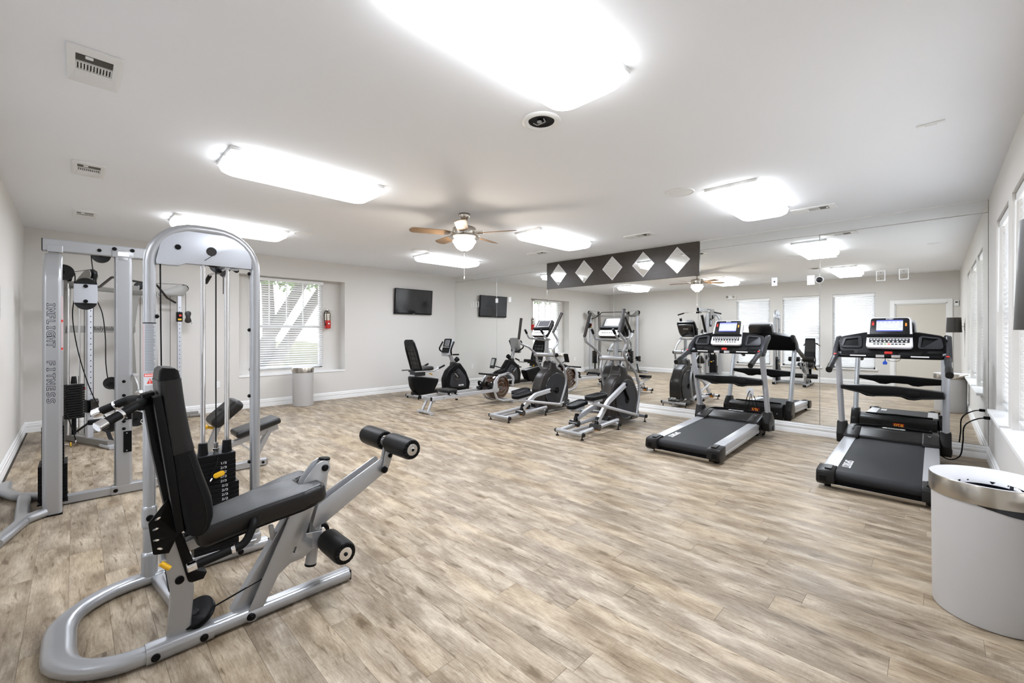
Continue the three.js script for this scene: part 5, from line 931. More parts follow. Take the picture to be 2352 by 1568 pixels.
// ---------------------------------------------------------------- corner cable trainer against the far walls (room coordinates)
{
  const o = thingAt('cable_trainer', 'grey corner cable trainer with two weight stacks and curved pull bar, farthest left', 'gym machine', [0.85, 0, 6.2]);
  const steel = std('bronze grey powder coat', 0.235, 0.228, 0.212, 0.45, 0.25);
  // two side frames: A along the far wall, B along the left wall
  const sides = [{ r: V(0.27, 0, 6.16), f: V(0.24, 0, 5.36) }, { r: V(0.93, 0, 6.83), f: V(1.86, 0, 6.45) }];
  const ends = [];
  sides.forEach((sd, n) => {
    const d = sd.f.clone().sub(sd.r), len = d.length(), u = d.clone().normalize(), side = V(-u.z, 0, u.x);
    const kt = n ? 0.80 : 1, p = (t, y, w = 0) => sd.r.clone().addScaledVector(u, t * len * (t > 0.1 && t < 0.85 ? kt : 1)).addScaledVector(side, w).setY(y), q = (...a) => p(...a).toArray();
    part('base_beam', beam([q(0.0, 0.05), q(1.0, 0.05)], 0.06, 0.075, Y1, 0.008), steel, o);
    part('base_foot', beam([q(0.86, 0.03), q(1.07, 0.02)], 0.09, 0.035, Y1, 0.010), n ? M.pale : steel, o);
    part('rear_post', beam([q(0.05, 0.07), q(-0.02, 1.30, 0), q(0.06, 2.02)], 0.085, 0.06, side, 0.006), steel, o);
    const up = part('slotted_post', beam([q(0.70, 0.08), q(0.70, 2.02)], 0.052, 0.058, side, 0.006), M.pale, o);
    for (let i = 0; i < 22; i++) { const c = p(0.70, 0.34 + i * 0.066); part('post_hole', disc(c.clone().addScaledVector(u, 0.0265), u, 0.006, 0.002, 10), M.black, up); part('post_hole', disc(c.clone().addScaledVector(side, n ? -0.0295 : 0.0295), side, 0.006, 0.002, 10), M.black, up); }
    // head arm: tapering plates that end in a sheave
    const a = p(0.0, 0), rot = Math.atan2(u.x, u.z);
    const armShape = [[-0.04, 1.955, 0.01], [0.42 * len * kt, 1.955], [0.66 * len * kt, 2.065, 0.03], [0.80 * len * kt, 2.075, 0.03], [0.84 * len * kt, 2.02, 0.03], [0.76 * len * kt, 1.905, 0.02], [0.60 * len * kt, 1.90, 0.03], [-0.04, 1.885, 0.01]];
    for (const w of [-0.034, 0.034]) part('head_arm', extX(armShape, w, 0.008, 0.0015).rotateY(rot).translate(a.x, 0, a.z), steel, o);
    const sh = (c, r) => part('pulley', aim(lathe([[0.010, -0.011], [r * 0.72, -0.008], [r, -0.012], [r * 0.9, 0], [r, 0.012], [r * 0.72, 0.008], [0.010, 0.011]], 28), c.clone().addScaledVector(side, -0.01), c.clone().addScaledVector(side, 0.01)), M.dark, o);
    sh(p(0.78, 2.03), 0.055); sh(p(0.10, 2.02), 0.055);
    // stack
    for (const w of [-0.05, 0.05]) part('guide_rod', rod(p(n ? 0.27 : 0.36, 0.09, w), p(n ? 0.27 : 0.36, 1.93, w), 0.010), M.chrome, o);
    for (let i = 0; i < 14; i++) part('weight_plate', rbox(0.10, 0.024, 0.17, 0, 0, 0, 0.007, 2).rotateY(rot + Math.PI / 2).translate(...q(n ? 0.27 : 0.36, 0.30 + i * 0.030)), M.rubber, o);
    part('stack_post', rod(p(n ? 0.27 : 0.36, 0.09), p(n ? 0.27 : 0.36, 0.29), 0.022), M.iron, o); part('stack_cap', rod(p(n ? 0.27 : 0.36, 0.71), p(n ? 0.27 : 0.36, 0.80), 0.03, 0.022), M.iron, o);
    part('number_strip', box(0.0015, 0.40, 0.014).rotateY(rot + Math.PI / 2 + (n ? Math.PI / 2 : Math.PI / 2)).translate(...p(n ? 0.27 : 0.36, 0.50).addScaledVector(side, n ? -0.087 : 0.087).toArray()), M.white, o);
    part('pin_knob', rod(p(n ? 0.27 : 0.36, 0.64).addScaledVector(side, n ? -0.085 : 0.085), p(n ? 0.27 : 0.36, 0.64).addScaledVector(side, n ? -0.12 : 0.12), 0.012, 0.018), M.red, o, 'red selector knob');
    for (const [t, y0, y1] of [[0.12, 0.10, 2.0], [0.56, 0.12, 1.95], [0.80, n ? 0.50 : 1.66, 2.0]]) part('cable', rod(p(t, y0), p(t, y1), 0.003, 0.003, 6), M.rubber, o);
    part('head_cable', rod(p(0.10, 2.075), p(0.78, 2.087), 0.003, 0.003, 6), M.rubber, o);
    // sliding carriage with double sheave: high on A, low on B
    const yc = n ? 0.46 : 1.58, car = part('carriage', rbox(0.075, 0.15, 0.075, 0, 0, 0, 0.008).rotateY(rot).translate(...q(0.70, yc)), M.black, o);
    part('swivel_plate', extX([[0.06, yc + 0.095, 0.045], [0.16, yc + 0.095, 0.045], [0.135, yc, 0.02], [0.16, yc - 0.095, 0.045], [0.06, yc - 0.095, 0.045], [0.085, yc, 0.02]], 0, 0.05, 0.004).rotateY(rot).translate(...q(0.70, 0)), M.brown, car);
    part('carriage_label', box(0.001, 0.025, 0.045).rotateY(rot).translate(...p(0.70, yc - 0.04, n ? -0.0385 : 0.0385).toArray()), n ? M.silver : M.yellow, car);
    part('carriage_knob', rod(p(0.70, yc + 0.02, n ? -0.036 : 0.036), p(0.70, yc + 0.02, n ? -0.075 : 0.075), 0.014, 0.018), n ? M.black : M.red, car);
    part('carabiner', [new THREE.TorusGeometry(0.016, 0.004, 8, 16).translate(...p(0.70 + 0.16 / len, yc - 0.09).toArray()), rod(p(0.70 + 0.15 / len, yc - 0.02), p(0.70 + 0.16 / len, yc - 0.08), 0.006)], M.chrome, car);
    ends.push([p(0.03, 1.38), p(0.80, 1.93), p(0.03, 2.0), p(0.0, 0.05), p(0.62, 1.93)]);
  });
  const [A, B] = ends, upv = Y1;
  part('rear_crossbar', beam([A[0].toArray(), B[0].toArray()], 0.05, 0.085, upv, 0.006), steel, o);
  part('floor_crossbar', beam([A[3].toArray(), B[3].toArray()], 0.06, 0.07, upv, 0.006), steel, o);
  part('top_crossbar', beam([A[2].clone().setY(1.92).toArray(), B[2].clone().setY(1.92).toArray()], 0.05, 0.06, upv, 0.006), steel, o);
  { // maker's script on the crossbar
    const d = B[0].clone().sub(A[0]), c = A[0].clone().lerp(B[0], 0.50), fr = V(d.z, 0, -d.x).normalize();
    const face = fr.x > 0 ? fr : fr.negate();
    part('crossbar_lettering', words('Body-Solid', 0.048, 0.0008, fontS, 1.0).applyMatrix4(new THREE.Matrix4().makeShear(0, 0, 0.22, 0, 0, 0)).rotateY(Math.atan2(face.x, face.z)).translate(c.x + face.x * 0.0255, 1.382, c.z + face.z * 0.0255), M.rubber, o);
  }
  // curved pull bar between the heads
  const e0 = A[4].clone(), e1 = B[4].clone(), lp = (t, y) => { const v = e0.clone().lerp(e1, t); return [v.x, y, v.z]; };
  part('pull_bar', pipe([lp(-0.02, 1.80), lp(0.10, 1.86, 0.05), lp(0.24, 2.03), lp(0.76, 2.045), lp(0.88, 1.90), lp(1.0, 1.90)].map((p, i) => [...p, i && i < 5 ? 0.05 : 0]), 0.015, 12), M.brown, o);
  part('ankle_strap', [sweep(new THREE.CatmullRomCurve3([V(1.50, 0.30, 6.50), V(1.56, 0.14, 6.46), V(1.62, 0.03, 6.42), V(1.72, 0.02, 6.33), V(1.78, 0.02, 6.30)]).getPoints(14), section(0.045, 0.008, 0.003), { up: Y1 })], M.rubber, o);
}
// ---------------------------------------------------------------- cross trainers (they face the mirror); local z = room z
function elliptical(label, cx, dz, R, Lh) {
  const o = thing('cross_trainer', label, 'elliptical', [cx, 0, 1.4 + dz], 0, 'cross trainers facing the mirror'), Z = (v) => v - 1.4;
  // floor frame: rear bar, rails, middle bar, front bar
  const cross = (z, w, y) => { const b = part('floor_bar', rod(V(-w, y, Z(z)), V(w, y, Z(z)), 0.027, 0.027, 18), M.silver, o); for (const s of [-1, 1]) { part('bar_cap', rod(V(s * w, y, Z(z)), V(s * (w + 0.025), y, Z(z)), 0.0295, 0.026, 18), M.dark, b); part('levelling_foot', [rod(V(s * (w - 0.01), 0.012, Z(z)), V(s * (w - 0.01), y, Z(z)), 0.007), rod(V(s * (w - 0.01), 0, Z(z)), V(s * (w - 0.01), 0.014, Z(z)), 0.022, 0.018)], M.rubber, b); } };
  cross(2.335, 0.205, 0.068); cross(1.50, 0.215, 0.075); cross(0.74, 0.215, 0.085);
  for (const s of [-1, 1]) part('roller_rail', rod(V(s * 0.150, 0.075, Z(2.33)), V(s * 0.150, 0.118, Z(1.42)), 0.026, 0.026, 18), M.alloy, o);
  part('spine', beam([[0, 0.07, Z(2.32)], [0, 0.075, Z(0.70)]], 0.05, 0.05, Y1, 0.008), M.silver, o);
  // flywheel housing
  const prof = [[0.80, 0.050, 0.03], [0.735, 0.20, 0.20], [0.735, 0.46, 0.22], [0.90, 0.685, 0.20], [1.065, 0.75, 0.06], [1.085, 0.845, 0.03], [1.215, 0.855, 0.03], [1.255, 0.73, 0.06], [1.42, 0.645, 0.24], [1.525, 0.42, 0.24], [1.52, 0.16, 0.08], [1.46, 0.050, 0.03]].map(([z, y, r]) => [Z(z), y, r]);
  const h = part('flywheel_housing', extX(prof, 0, 0.20, 0.045, [], 5), M.brown, o);
  part('housing_crest', extX([[Z(1.06), 0.70], [Z(1.10), 0.855, 0.03], [Z(1.225), 0.865, 0.03], [Z(1.25), 0.70]], 0, 0.115, 0.012), M.dark, h);
  part('housing_base', extX([[Z(0.74), 0.045, 0.03], [Z(0.71), 0.19, 0.06], [Z(1.0), 0.12, 0.2], [Z(1.53), 0.19, 0.03], [Z(1.50), 0.045, 0.03]], 0, 0.215, 0.012), M.gloss, h);
  const dc = V(0, 0.365, Z(1.10));
  for (const s of [-1, 1]) {
    part('crank_cover', [aim(lathe([[0.001, -0.006], [0.255, -0.006], [0.282, 0.0], [0.278, 0.006], [0.06, 0.010], [0.001, 0.010]], 48), V(s * 0.098, dc.y, dc.z), V(s * 0.112, dc.y, dc.z))], M.grey, h);
    part('cover_rim', aim(new THREE.TorusGeometry(0.280, 0.011, 10, 56).rotateX(Math.PI / 2), V(s * 0.100, dc.y, dc.z), V(s * 0.108, dc.y, dc.z)), M.gloss, h);
    part('crank_hub', aim(lathe([[0.001, -0.01], [0.055, -0.01], [0.058, 0.004], [0.045, 0.010], [0.034, 0.004], [0.001, 0.012]], 28), V(s * 0.108, dc.y, dc.z), V(s * 0.128, dc.y, dc.z)), M.black, h);
    part('badge', extX([[Z(0.90), 0.125, 0.011], [Z(0.99), 0.125, 0.011], [Z(0.99), 0.150, 0.011], [Z(0.90), 0.150, 0.011]], s * 0.1145, 0.004, 0.001), M.white, h, 'white oval badge');
  }
  oval('SPIRIT', 0.10, 0.030, h, (g) => g.rotateY(Math.PI).translate(0, 0.17, Z(0.708)), 0.018);
  // mast
  part('mast', sweep(filleted([[0, 0.80, Z(1.165)], [0, 1.02, Z(1.235), 0.2], [0, 1.22, Z(1.22)]]), section(0.058, 0.085, 0.02, 4), { up: Z1, scale: (t) => 1 - 0.22 * t }), M.silver, o);
  part('pivot_tube', [rod(V(-0.235, 0.965, Z(1.265)), V(0.235, 0.965, Z(1.265)), 0.034, 0.034, 20)], M.silver, o);
  for (const s of [-1, 1]) part('pivot_cap', rod(V(s * 0.232, 0.965, Z(1.265)), V(s * 0.256, 0.965, Z(1.265)), 0.036, 0.030, 20), M.black, o);
  part('bottle_cage', [pipe([[0.0, 1.06, Z(1.18)], [0.03, 1.06, Z(1.12), 0.02], [0.03, 0.97, Z(1.12), 0.02], [0, 0.97, Z(1.17)]], 0.004, 8), pipe([[0.0, 1.03, Z(1.18)], [-0.03, 1.03, Z(1.12), 0.02], [-0.03, 0.97, Z(1.12), 0.02], [0, 0.97, Z(1.17)]], 0.004, 8)], M.black, o);
  // console
  const lean = (g) => g.rotateX(-0.62).translate(0, 1.40, Z(1.325));
  const c = part('console', lean(ext([[-0.15, -0.17, 0.05], [0.15, -0.17, 0.05], [0.175, -0.06, 0.02], [0.165, 0.165, 0.03], [-0.165, 0.165, 0.03], [-0.175, -0.06, 0.02]], 0.05, 0.010, [], 3)), M.dark, o);
  part('console_bezel', lean(ext([[-0.165, -0.158, 0.06], [0.165, -0.158, 0.06], [0.17, -0.055, 0.02], [-0.17, -0.055, 0.02]], 0.012, 0.004).translate(0, 0, 0.026)), M.canWhite, c);
  part('screen', lean(rbox(0.205, 0.110, 0.003, 0, 0.085, 0.0265, 0.001)), M.uiDim, c);
  part('screen_rim', lean(ext([[-0.128, 0.02, 0.012], [0.128, 0.02, 0.012], [0.128, 0.15, 0.012], [-0.128, 0.15, 0.012]], 0.004, 0.001, [hole(-0.112, 0.112, 0.032, 0.138)]).translate(0, 0, 0.026)), M.silver2, c);
  part('reading_ledge', lean(rbox(0.345, 0.022, 0.045, 0, -0.028, 0.04, 0.008)), M.black, c);
  for (let i = 0; i < 2; i++) for (let j = 0; j < 8; j++) part('button', lean(rbox(0.022, 0.014, 0.004, -0.105 + j * 0.03, -0.078 - i * 0.026, 0.0335, 0.002)), i ? M.dark : M.silver2, c);
  const bk = part('console_back', lean(ext([[-0.13, -0.14, 0.03], [0.13, -0.14, 0.03], [0.15, 0.14, 0.03], [-0.15, 0.14, 0.03]], 0.055, 0.016, [], 3).translate(0, 0, -0.042)), M.gloss, c);
  part('back_badge', lean(rbox(0.09, 0.024, 0.004, 0, 0.055, -0.0705, 0.010)), M.silver, bk);
  // fixed handlebar under the console
  part('fixed_handlebar', pipe([[-0.175, 1.335, Z(1.545)], [-0.185, 1.245, Z(1.475), 0.06], [-0.16, 1.225, Z(1.33), 0.06], [0, 1.21, Z(1.25)], [0.16, 1.225, Z(1.33), 0.06], [0.185, 1.245, Z(1.475), 0.06], [0.175, 1.335, Z(1.545)]], 0.0155, 12), M.silver, o);
  for (const s of [-1, 1]) part('pulse_pad', rod(V(s * 0.177, 1.320, Z(1.533)), V(s * 0.171, 1.385, Z(1.585)), 0.0185), M.black, o);
  // moving arms, links and pedals
  for (const s of [-1, 1]) {
    const q = s > 0 ? R : Lh, x = s * 0.215;
    const arm = part('swing_arm', sweep(filleted(q.arm.map(([y, z, w = 0, r = 0.10]) => [x + s * w, y, Z(z), r])), circle(0.0185, 14), {}), M.silver, o);
    const g0 = V(x + s * q.grip[0][2], q.grip[0][0], Z(q.grip[0][1])), g1 = V(x + s * q.grip[1][2], q.grip[1][0], Z(q.grip[1][1]));
    part('arm_grip', [rod(g0, g1, 0.022, 0.0235, 18), disc(g1, g1.clone().sub(g0).normalize(), 0.026, 0.012, 18)], M.brown, arm);
    part('foot_tube', rod(V(x, q.low[0], Z(q.low[1])), V(x, q.pedal[0] - 0.055, Z(q.pedal[1] + 0.14)), 0.021, 0.021, 16), M.alloy, o);
    part('tube_joint', rod(V(x - 0.03, q.low[0], Z(q.low[1])), V(x + 0.03, q.low[0], Z(q.low[1])), 0.027, 0.027, 18), M.silver, o);
    const xl = s * 0.165;
    part('link_beam', sweep(filleted([[xl, q.crank[0], Z(q.crank[1])], [xl, q.bend[0], Z(q.bend[1]), 0.18], [xl, q.roll[0] + 0.06, Z(q.roll[1] - 0.04)]]), section(0.048, 0.070, 0.012, 3), { up: V(0, 1, 0.2).normalize() }), M.alloy, o);
    part('crank_arm', [beam([[s * 0.128, dc.y, dc.z], [s * 0.128, q.crank[0], Z(q.crank[1])]], 0.024, 0.05, X1, 0.008), rod(V(s * 0.12, q.crank[0], Z(q.crank[1])), V(s * 0.20, q.crank[0], Z(q.crank[1])), 0.026, 0.022, 18)], M.black, o);
    const fk = part('roller_fork', extX([[Z(q.roll[1] - 0.085), q.roll[0] + 0.12, 0.02], [Z(q.roll[1] - 0.04), q.roll[0] + 0.13, 0.01], [Z(q.roll[1] + 0.01), q.roll[0] + 0.03, 0.02], [Z(q.roll[1] - 0.04), q.roll[0] + 0.02, 0.02]], xl, 0.045, 0.006), M.black, o);
    const arcShell = Array.from({ length: 15 }, (_, i) => { const a = -0.55 + i / 14 * 3.4; return V(xl, q.roll[0] + 0.043 * Math.sin(a), Z(q.roll[1] + 0.043 * Math.cos(a))); });
    part('roller_cover', [sweep(arcShell, section(0.005, 0.135, 0.002), { up: X1 }), disc(V(xl + 0.066, q.roll[0] + 0.004, Z(q.roll[1])), X1, 0.043, 0.004), disc(V(xl - 0.066, q.roll[0] + 0.004, Z(q.roll[1])), X1, 0.043, 0.004)], M.gloss, fk);
    for (const e of [-1, 1]) part('track_wheel', rod(V(xl + e * 0.006, q.roll[0] - 0.006, Z(q.roll[1])), V(xl + e * 0.056, q.roll[0] - 0.006, Z(q.roll[1])), 0.038, 0.038, 20), M.orange, fk);
    const pd = part('pedal', turned(ext([[-0.085, -0.18, 0.06], [0.085, -0.18, 0.06], [0.075, 0.19, 0.07], [-0.075, 0.19, 0.07]], 0.045, 0.014, [], 3).rotateX(Math.PI / 2), q.tip, 0, 0).translate(x - s * 0.02, q.pedal[0], Z(q.pedal[1])), M.black, o);
    part('pedal_rim', turned(pipe([[-0.08, 0.028, -0.17, 0.05], [0.08, 0.028, -0.17, 0.05], [0.072, 0.026, 0.18, 0.06], [-0.072, 0.026, 0.18, 0.06]], 0.009, 8, true), q.tip, 0, 0).translate(x - s * 0.02, q.pedal[0], Z(q.pedal[1])), M.grey, pd);
    for (let i = 0; i < 6; i++) part('tread_rib', turned(rbox(0.11, 0.006, 0.012, 0, 0.024, -0.11 + i * 0.042, 0.002), q.tip, 0, 0).translate(x - s * 0.02, q.pedal[0], Z(q.pedal[1])), M.dark, pd);
    part('pedal_bracket', turned(rbox(0.10, 0.045, 0.20, 0, -0.042, 0, 0.010), q.tip, 0, 0).translate(x - s * 0.03, q.pedal[0], Z(q.pedal[1])), M.pale, pd);
  }
  return o;
}
M.uiDim = std('dim console screen', 0.10, 0.10, 0.11, 0.12, 0, { clearcoat: 0.5 });
const ARM = (top, gb, el, mid, piv, low1, low2, low) => ({ arm: [[...gb], [...el], [...mid], [...piv], [...low1], [...low2], [...low]], grip: [gb.length > 2 ? gb : [...gb, 0], top.length > 2 ? top : [...top, 0]], low });
// near one: right crank high, left crank low
elliptical('cross trainer nearest the treadmills, its left pedal lower and further back', 5.33, 0, {
  ...ARM([1.655, 1.40, 0.02], [1.340, 1.555, 0.03], [1.185, 1.375, 0.05, 0.06], [1.07, 1.455, 0.03, 0.07], [0.955, 1.30, 0, 0.05], [0.750, 1.03, 0, 0.12], [0.52, 0.905, 0, 0.3], [0.140, 1.015]),
  crank: [0.595, 1.255], bend: [0.40, 1.70], roll: [0.108, 2.00], pedal: [0.505, 2.03], tip: 0.03,
}, {
  ...ARM([1.612, 1.545, 0.01], [1.277, 1.655, 0.03], [1.205, 1.615, 0.03, 0.05], [1.10, 1.40, 0.02, 0.15], [0.975, 1.245, 0, 0.05], [0.80, 1.30, 0, 0.08], [0.55, 1.18, 0, 0.3], [0.16, 1.30]),
  crank: [0.135, 1.02], bend: [0.28, 1.55], roll: [0.108, 2.00], pedal: [0.345, 1.90], tip: 0.12,
});
elliptical('cross trainer farther from the treadmills, next to the rower, pedals level', 3.955, -0.09, {
  ...ARM([1.655, 1.12, 0.02], [1.340, 1.36, 0.03], [1.185, 1.24, 0.05, 0.06], [1.07, 1.36, 0.03, 0.07], [0.955, 1.28, 0, 0.05], [0.760, 1.04, 0, 0.12], [0.52, 0.95, 0, 0.3], [0.135, 1.135]),
  crank: [0.385, 1.345], bend: [0.345, 1.72], roll: [0.108, 2.05], pedal: [0.38, 2.05], tip: 0.10,
}, {
  ...ARM([1.570, 1.62, 0.01], [1.225, 1.66, 0.03], [1.155, 1.63, 0.03, 0.05], [1.09, 1.42, 0.02, 0.15], [0.975, 1.27, 0, 0.05], [0.80, 1.20, 0, 0.08], [0.55, 0.98, 0, 0.3], [0.14, 1.06]),
  crank: [0.345, 0.855], bend: [0.34, 1.25], roll: [0.108, 1.58], pedal: [0.36, 1.66], tip: 0.10,
});
// ---------------------------------------------------------------- water rower
{
  const X0 = 2.66, o = thing('rowing_machine', 'silver rowing machine with a brown water tank, between the bike and cross trainers', 'rowing machine', [X0, 0, 1.7]), Z = (v) => v - 1.7;
  for (const s of [-1, 1]) {
    const r = part('seat_rail', beam([[s * 0.155, 0.255, Z(2.68)], [s * 0.155, 0.270, Z(1.18)]], 0.035, 0.058, Y1, 0.004), M.alloy, o);
    part('rail_end', rbox(0.038, 0.060, 0.014, s * 0.155, 0.255, Z(2.685), 0.003), M.black, r);
    part('rail_mark', box(0.001, 0.024, 0.05, s * 0.1735, 0.258, Z(2.45)), M.silver2, r);
    part('rear_leg', beam([[s * 0.075, 0.235, Z(2.60)], [s * 0.085, 0.045, Z(2.70)]], 0.045, 0.03, Z1, 0.006), M.silver, o);
    part('foot_plate', [turned(rbox(0.12, 0.30, 0.014, 0, 0, 0, 0.006), -0.85, 0, 0).translate(s * 0.11, 0.40, Z(1.30))], M.black, o);
    for (let i = 0; i < 5; i++) part('foot_rib', turned(rbox(0.10, 0.012, 0.01, 0, -0.05 + i * 0.035, 0.010, 0.002), -0.85, 0, 0).translate(s * 0.11, 0.40, Z(1.30)), M.dark, o);
    part('foot_strap', sweep(filleted([[s * 0.11 - 0.062, 0.345, Z(1.37)], [s * 0.11 - 0.05, 0.42, Z(1.40), 0.04], [s * 0.11 + 0.05, 0.42, Z(1.40), 0.04], [s * 0.11 + 0.062, 0.345, Z(1.37)]]), section(0.006, 0.045, 0.002), { up: V(0, 0.66, 0.75) }), M.rubber, o);
    part('heel_cup', turned(rbox(0.12, 0.05, 0.07, 0, 0, 0, 0.012), -0.3, 0, 0).translate(s * 0.11, 0.30, Z(1.42)), M.black, o);
  }
  part('rail_bridge', beam([[-0.155, 0.235, Z(2.62)], [0.155, 0.235, Z(2.62)]], 0.03, 0.06, Y1, 0.004), M.silver2, o);
  part('rear_foot', [beam([[-0.20, 0.035, Z(2.70)], [0.20, 0.035, Z(2.70)]], 0.055, 0.030, Y1, 0.008), rbox(0.05, 0.02, 0.05, -0.17, 0.010, Z(2.70)), rbox(0.05, 0.02, 0.05, 0.17, 0.010, Z(2.70))], M.alloy, o);
  const se = part('sliding_seat', [ext([[-0.16, -0.11, 0.04], [0.16, -0.11, 0.04], [0.17, 0.10, 0.05], [0.04, 0.13, 0.03], [-0.04, 0.13, 0.03], [-0.17, 0.10, 0.05]], 0.05, 0.016, [], 4).rotateX(Math.PI / 2).translate(0, 0.345, Z(2.25))], M.dark, o);
  part('seat_carriage', rbox(0.27, 0.04, 0.20, 0, 0.308, Z(2.25), 0.006), M.silver, se);
  for (const s of [-1, 1]) for (const k of [-1, 1]) { part('seat_wheel', rod(V(s * 0.14, 0.305, Z(2.25 + k * 0.07)), V(s * 0.185, 0.305, Z(2.25 + k * 0.07)), 0.024), M.black, se); part('wheel_cap', disc(V(s * 0.187, 0.305, Z(2.25 + k * 0.07)), X1, 0.012, 0.004, 14), M.white, se); }
  part('rail_stop', [rod(V(0.15, 0.20, Z(2.18)), V(0.19, 0.20, Z(2.18)), 0.014)], M.black, o);
  const Zf = (v) => Z(v + 0.10);
  // tank between two ring frames
  const glassTank = std('smoked brown tank', 0.045, 0.022, 0.012, 0.05, 0, { clearcoat: 1, clearcoatRoughness: 0.04 });
  const tk = part('water_tank', [aim(toCreasedNormals(lathe([[0.001, -0.13], [0.18, -0.13], [0.225, -0.115], [0.245, -0.07], [0.245, 0.07], [0.225, 0.115], [0.18, 0.13], [0.001, 0.13]], 48), 0.5), V(-0.05, 0.315, Zf(0.99)), V(0.05, 0.315, Zf(0.99)))], glassTank, o, 'smoked brown water tank');
  for (const s of [-1, 1]) { for (const r of [0.08, 0.145, 0.205]) part('tank_rib', aim(new THREE.TorusGeometry(r, 0.010, 8, 40).rotateX(Math.PI / 2), V(s * 0.126, 0.315, Zf(0.99)), V(s * 0.134, 0.315, Zf(0.99))), std('copper brown rib', 0.11, 0.048, 0.022, 0.08, 0.2, { clearcoat: 1 }), tk);
    part('tank_frame', extX([[Zf(1.24), 0.30], [Zf(1.20), 0.44, 0.05], [Zf(1.10), 0.545, 0.04], [Zf(0.80), 0.585, 0.12], [Zf(0.66), 0.48, 0.1], [Zf(0.70), 0.30, 0.02], [Zf(0.735), 0.31, 0.02], [Zf(0.715), 0.46, 0.08], [Zf(0.83), 0.545, 0.08], [Zf(1.07), 0.505, 0.04], [Zf(1.13), 0.42, 0.04], [Zf(1.10), 0.24], [Zf(1.14), 0.22]], s * 0.165, 0.028, 0.006), M.alloy, o); }
  part('front_arch', pipe([[-0.17, 0.30, Zf(1.22)], [-0.17, 0.10, Zf(1.13), 0.10], [-0.14, 0.045, Zf(0.95), 0.08], [-0.20, 0.045, Zf(0.74)]], 0.022, 12), M.alloy, o); part('front_arch', pipe([[0.17, 0.30, Zf(1.22)], [0.17, 0.10, Zf(1.13), 0.10], [0.14, 0.045, Zf(0.95), 0.08], [0.20, 0.045, Zf(0.74)]], 0.022, 12), M.alloy, o);
  part('front_foot', [beam([[-0.25, 0.04, Zf(0.76)], [0.25, 0.04, Zf(0.76)]], 0.055, 0.035, Y1, 0.010), rbox(0.06, 0.02, 0.06, -0.22, 0.010, Zf(0.76)), rbox(0.06, 0.02, 0.06, 0.22, 0.010, Zf(0.76))], M.alloy, o);
  part('top_shroud', extX([[Z(1.22), 0.50, 0.02], [Z(1.08), 0.60, 0.03], [Z(0.92), 0.64, 0.03], [Z(0.84), 0.58, 0.02], [Z(1.06), 0.50, 0.02]], 0, 0.12, 0.016), M.black, o);
  part('lettering', words('SPIRIT', 0.026, 0.001, fontB, 1.2).rotateY(Math.PI / 2).rotateX(0).translate(0.180, 0.558, Z(0.93)), M.black, o);
  part('pull_handle', [rod(V(-0.26, 0.552, Z(1.30)), V(0.26, 0.552, Z(1.30)), 0.017, 0.017), rbox(0.06, 0.03, 0.05, 0, 0.55, Z(1.28), 0.008)], M.black, o);
  part('display_arm', pipe([[0, 0.61, Z(0.90)], [0, 0.655, Z(0.95), 0.03], [-0.03, 0.70, Z(1.12)]], 0.010, 10), M.black, o);
  const dp = part('display', turned(rbox(0.125, 0.205, 0.03, 0, 0, 0, 0.014, 3), -0.3, 0, 0).translate(-0.03, 0.755, Z(1.145)), M.dark, o);
  part('display_face', turned(rbox(0.078, 0.125, 0.003, 0, 0.015, 0.016, 0.001), -0.3, 0, 0).translate(-0.03, 0.755, Z(1.145)), std('grey display', 0.22, 0.23, 0.22, 0.2), dp);
}
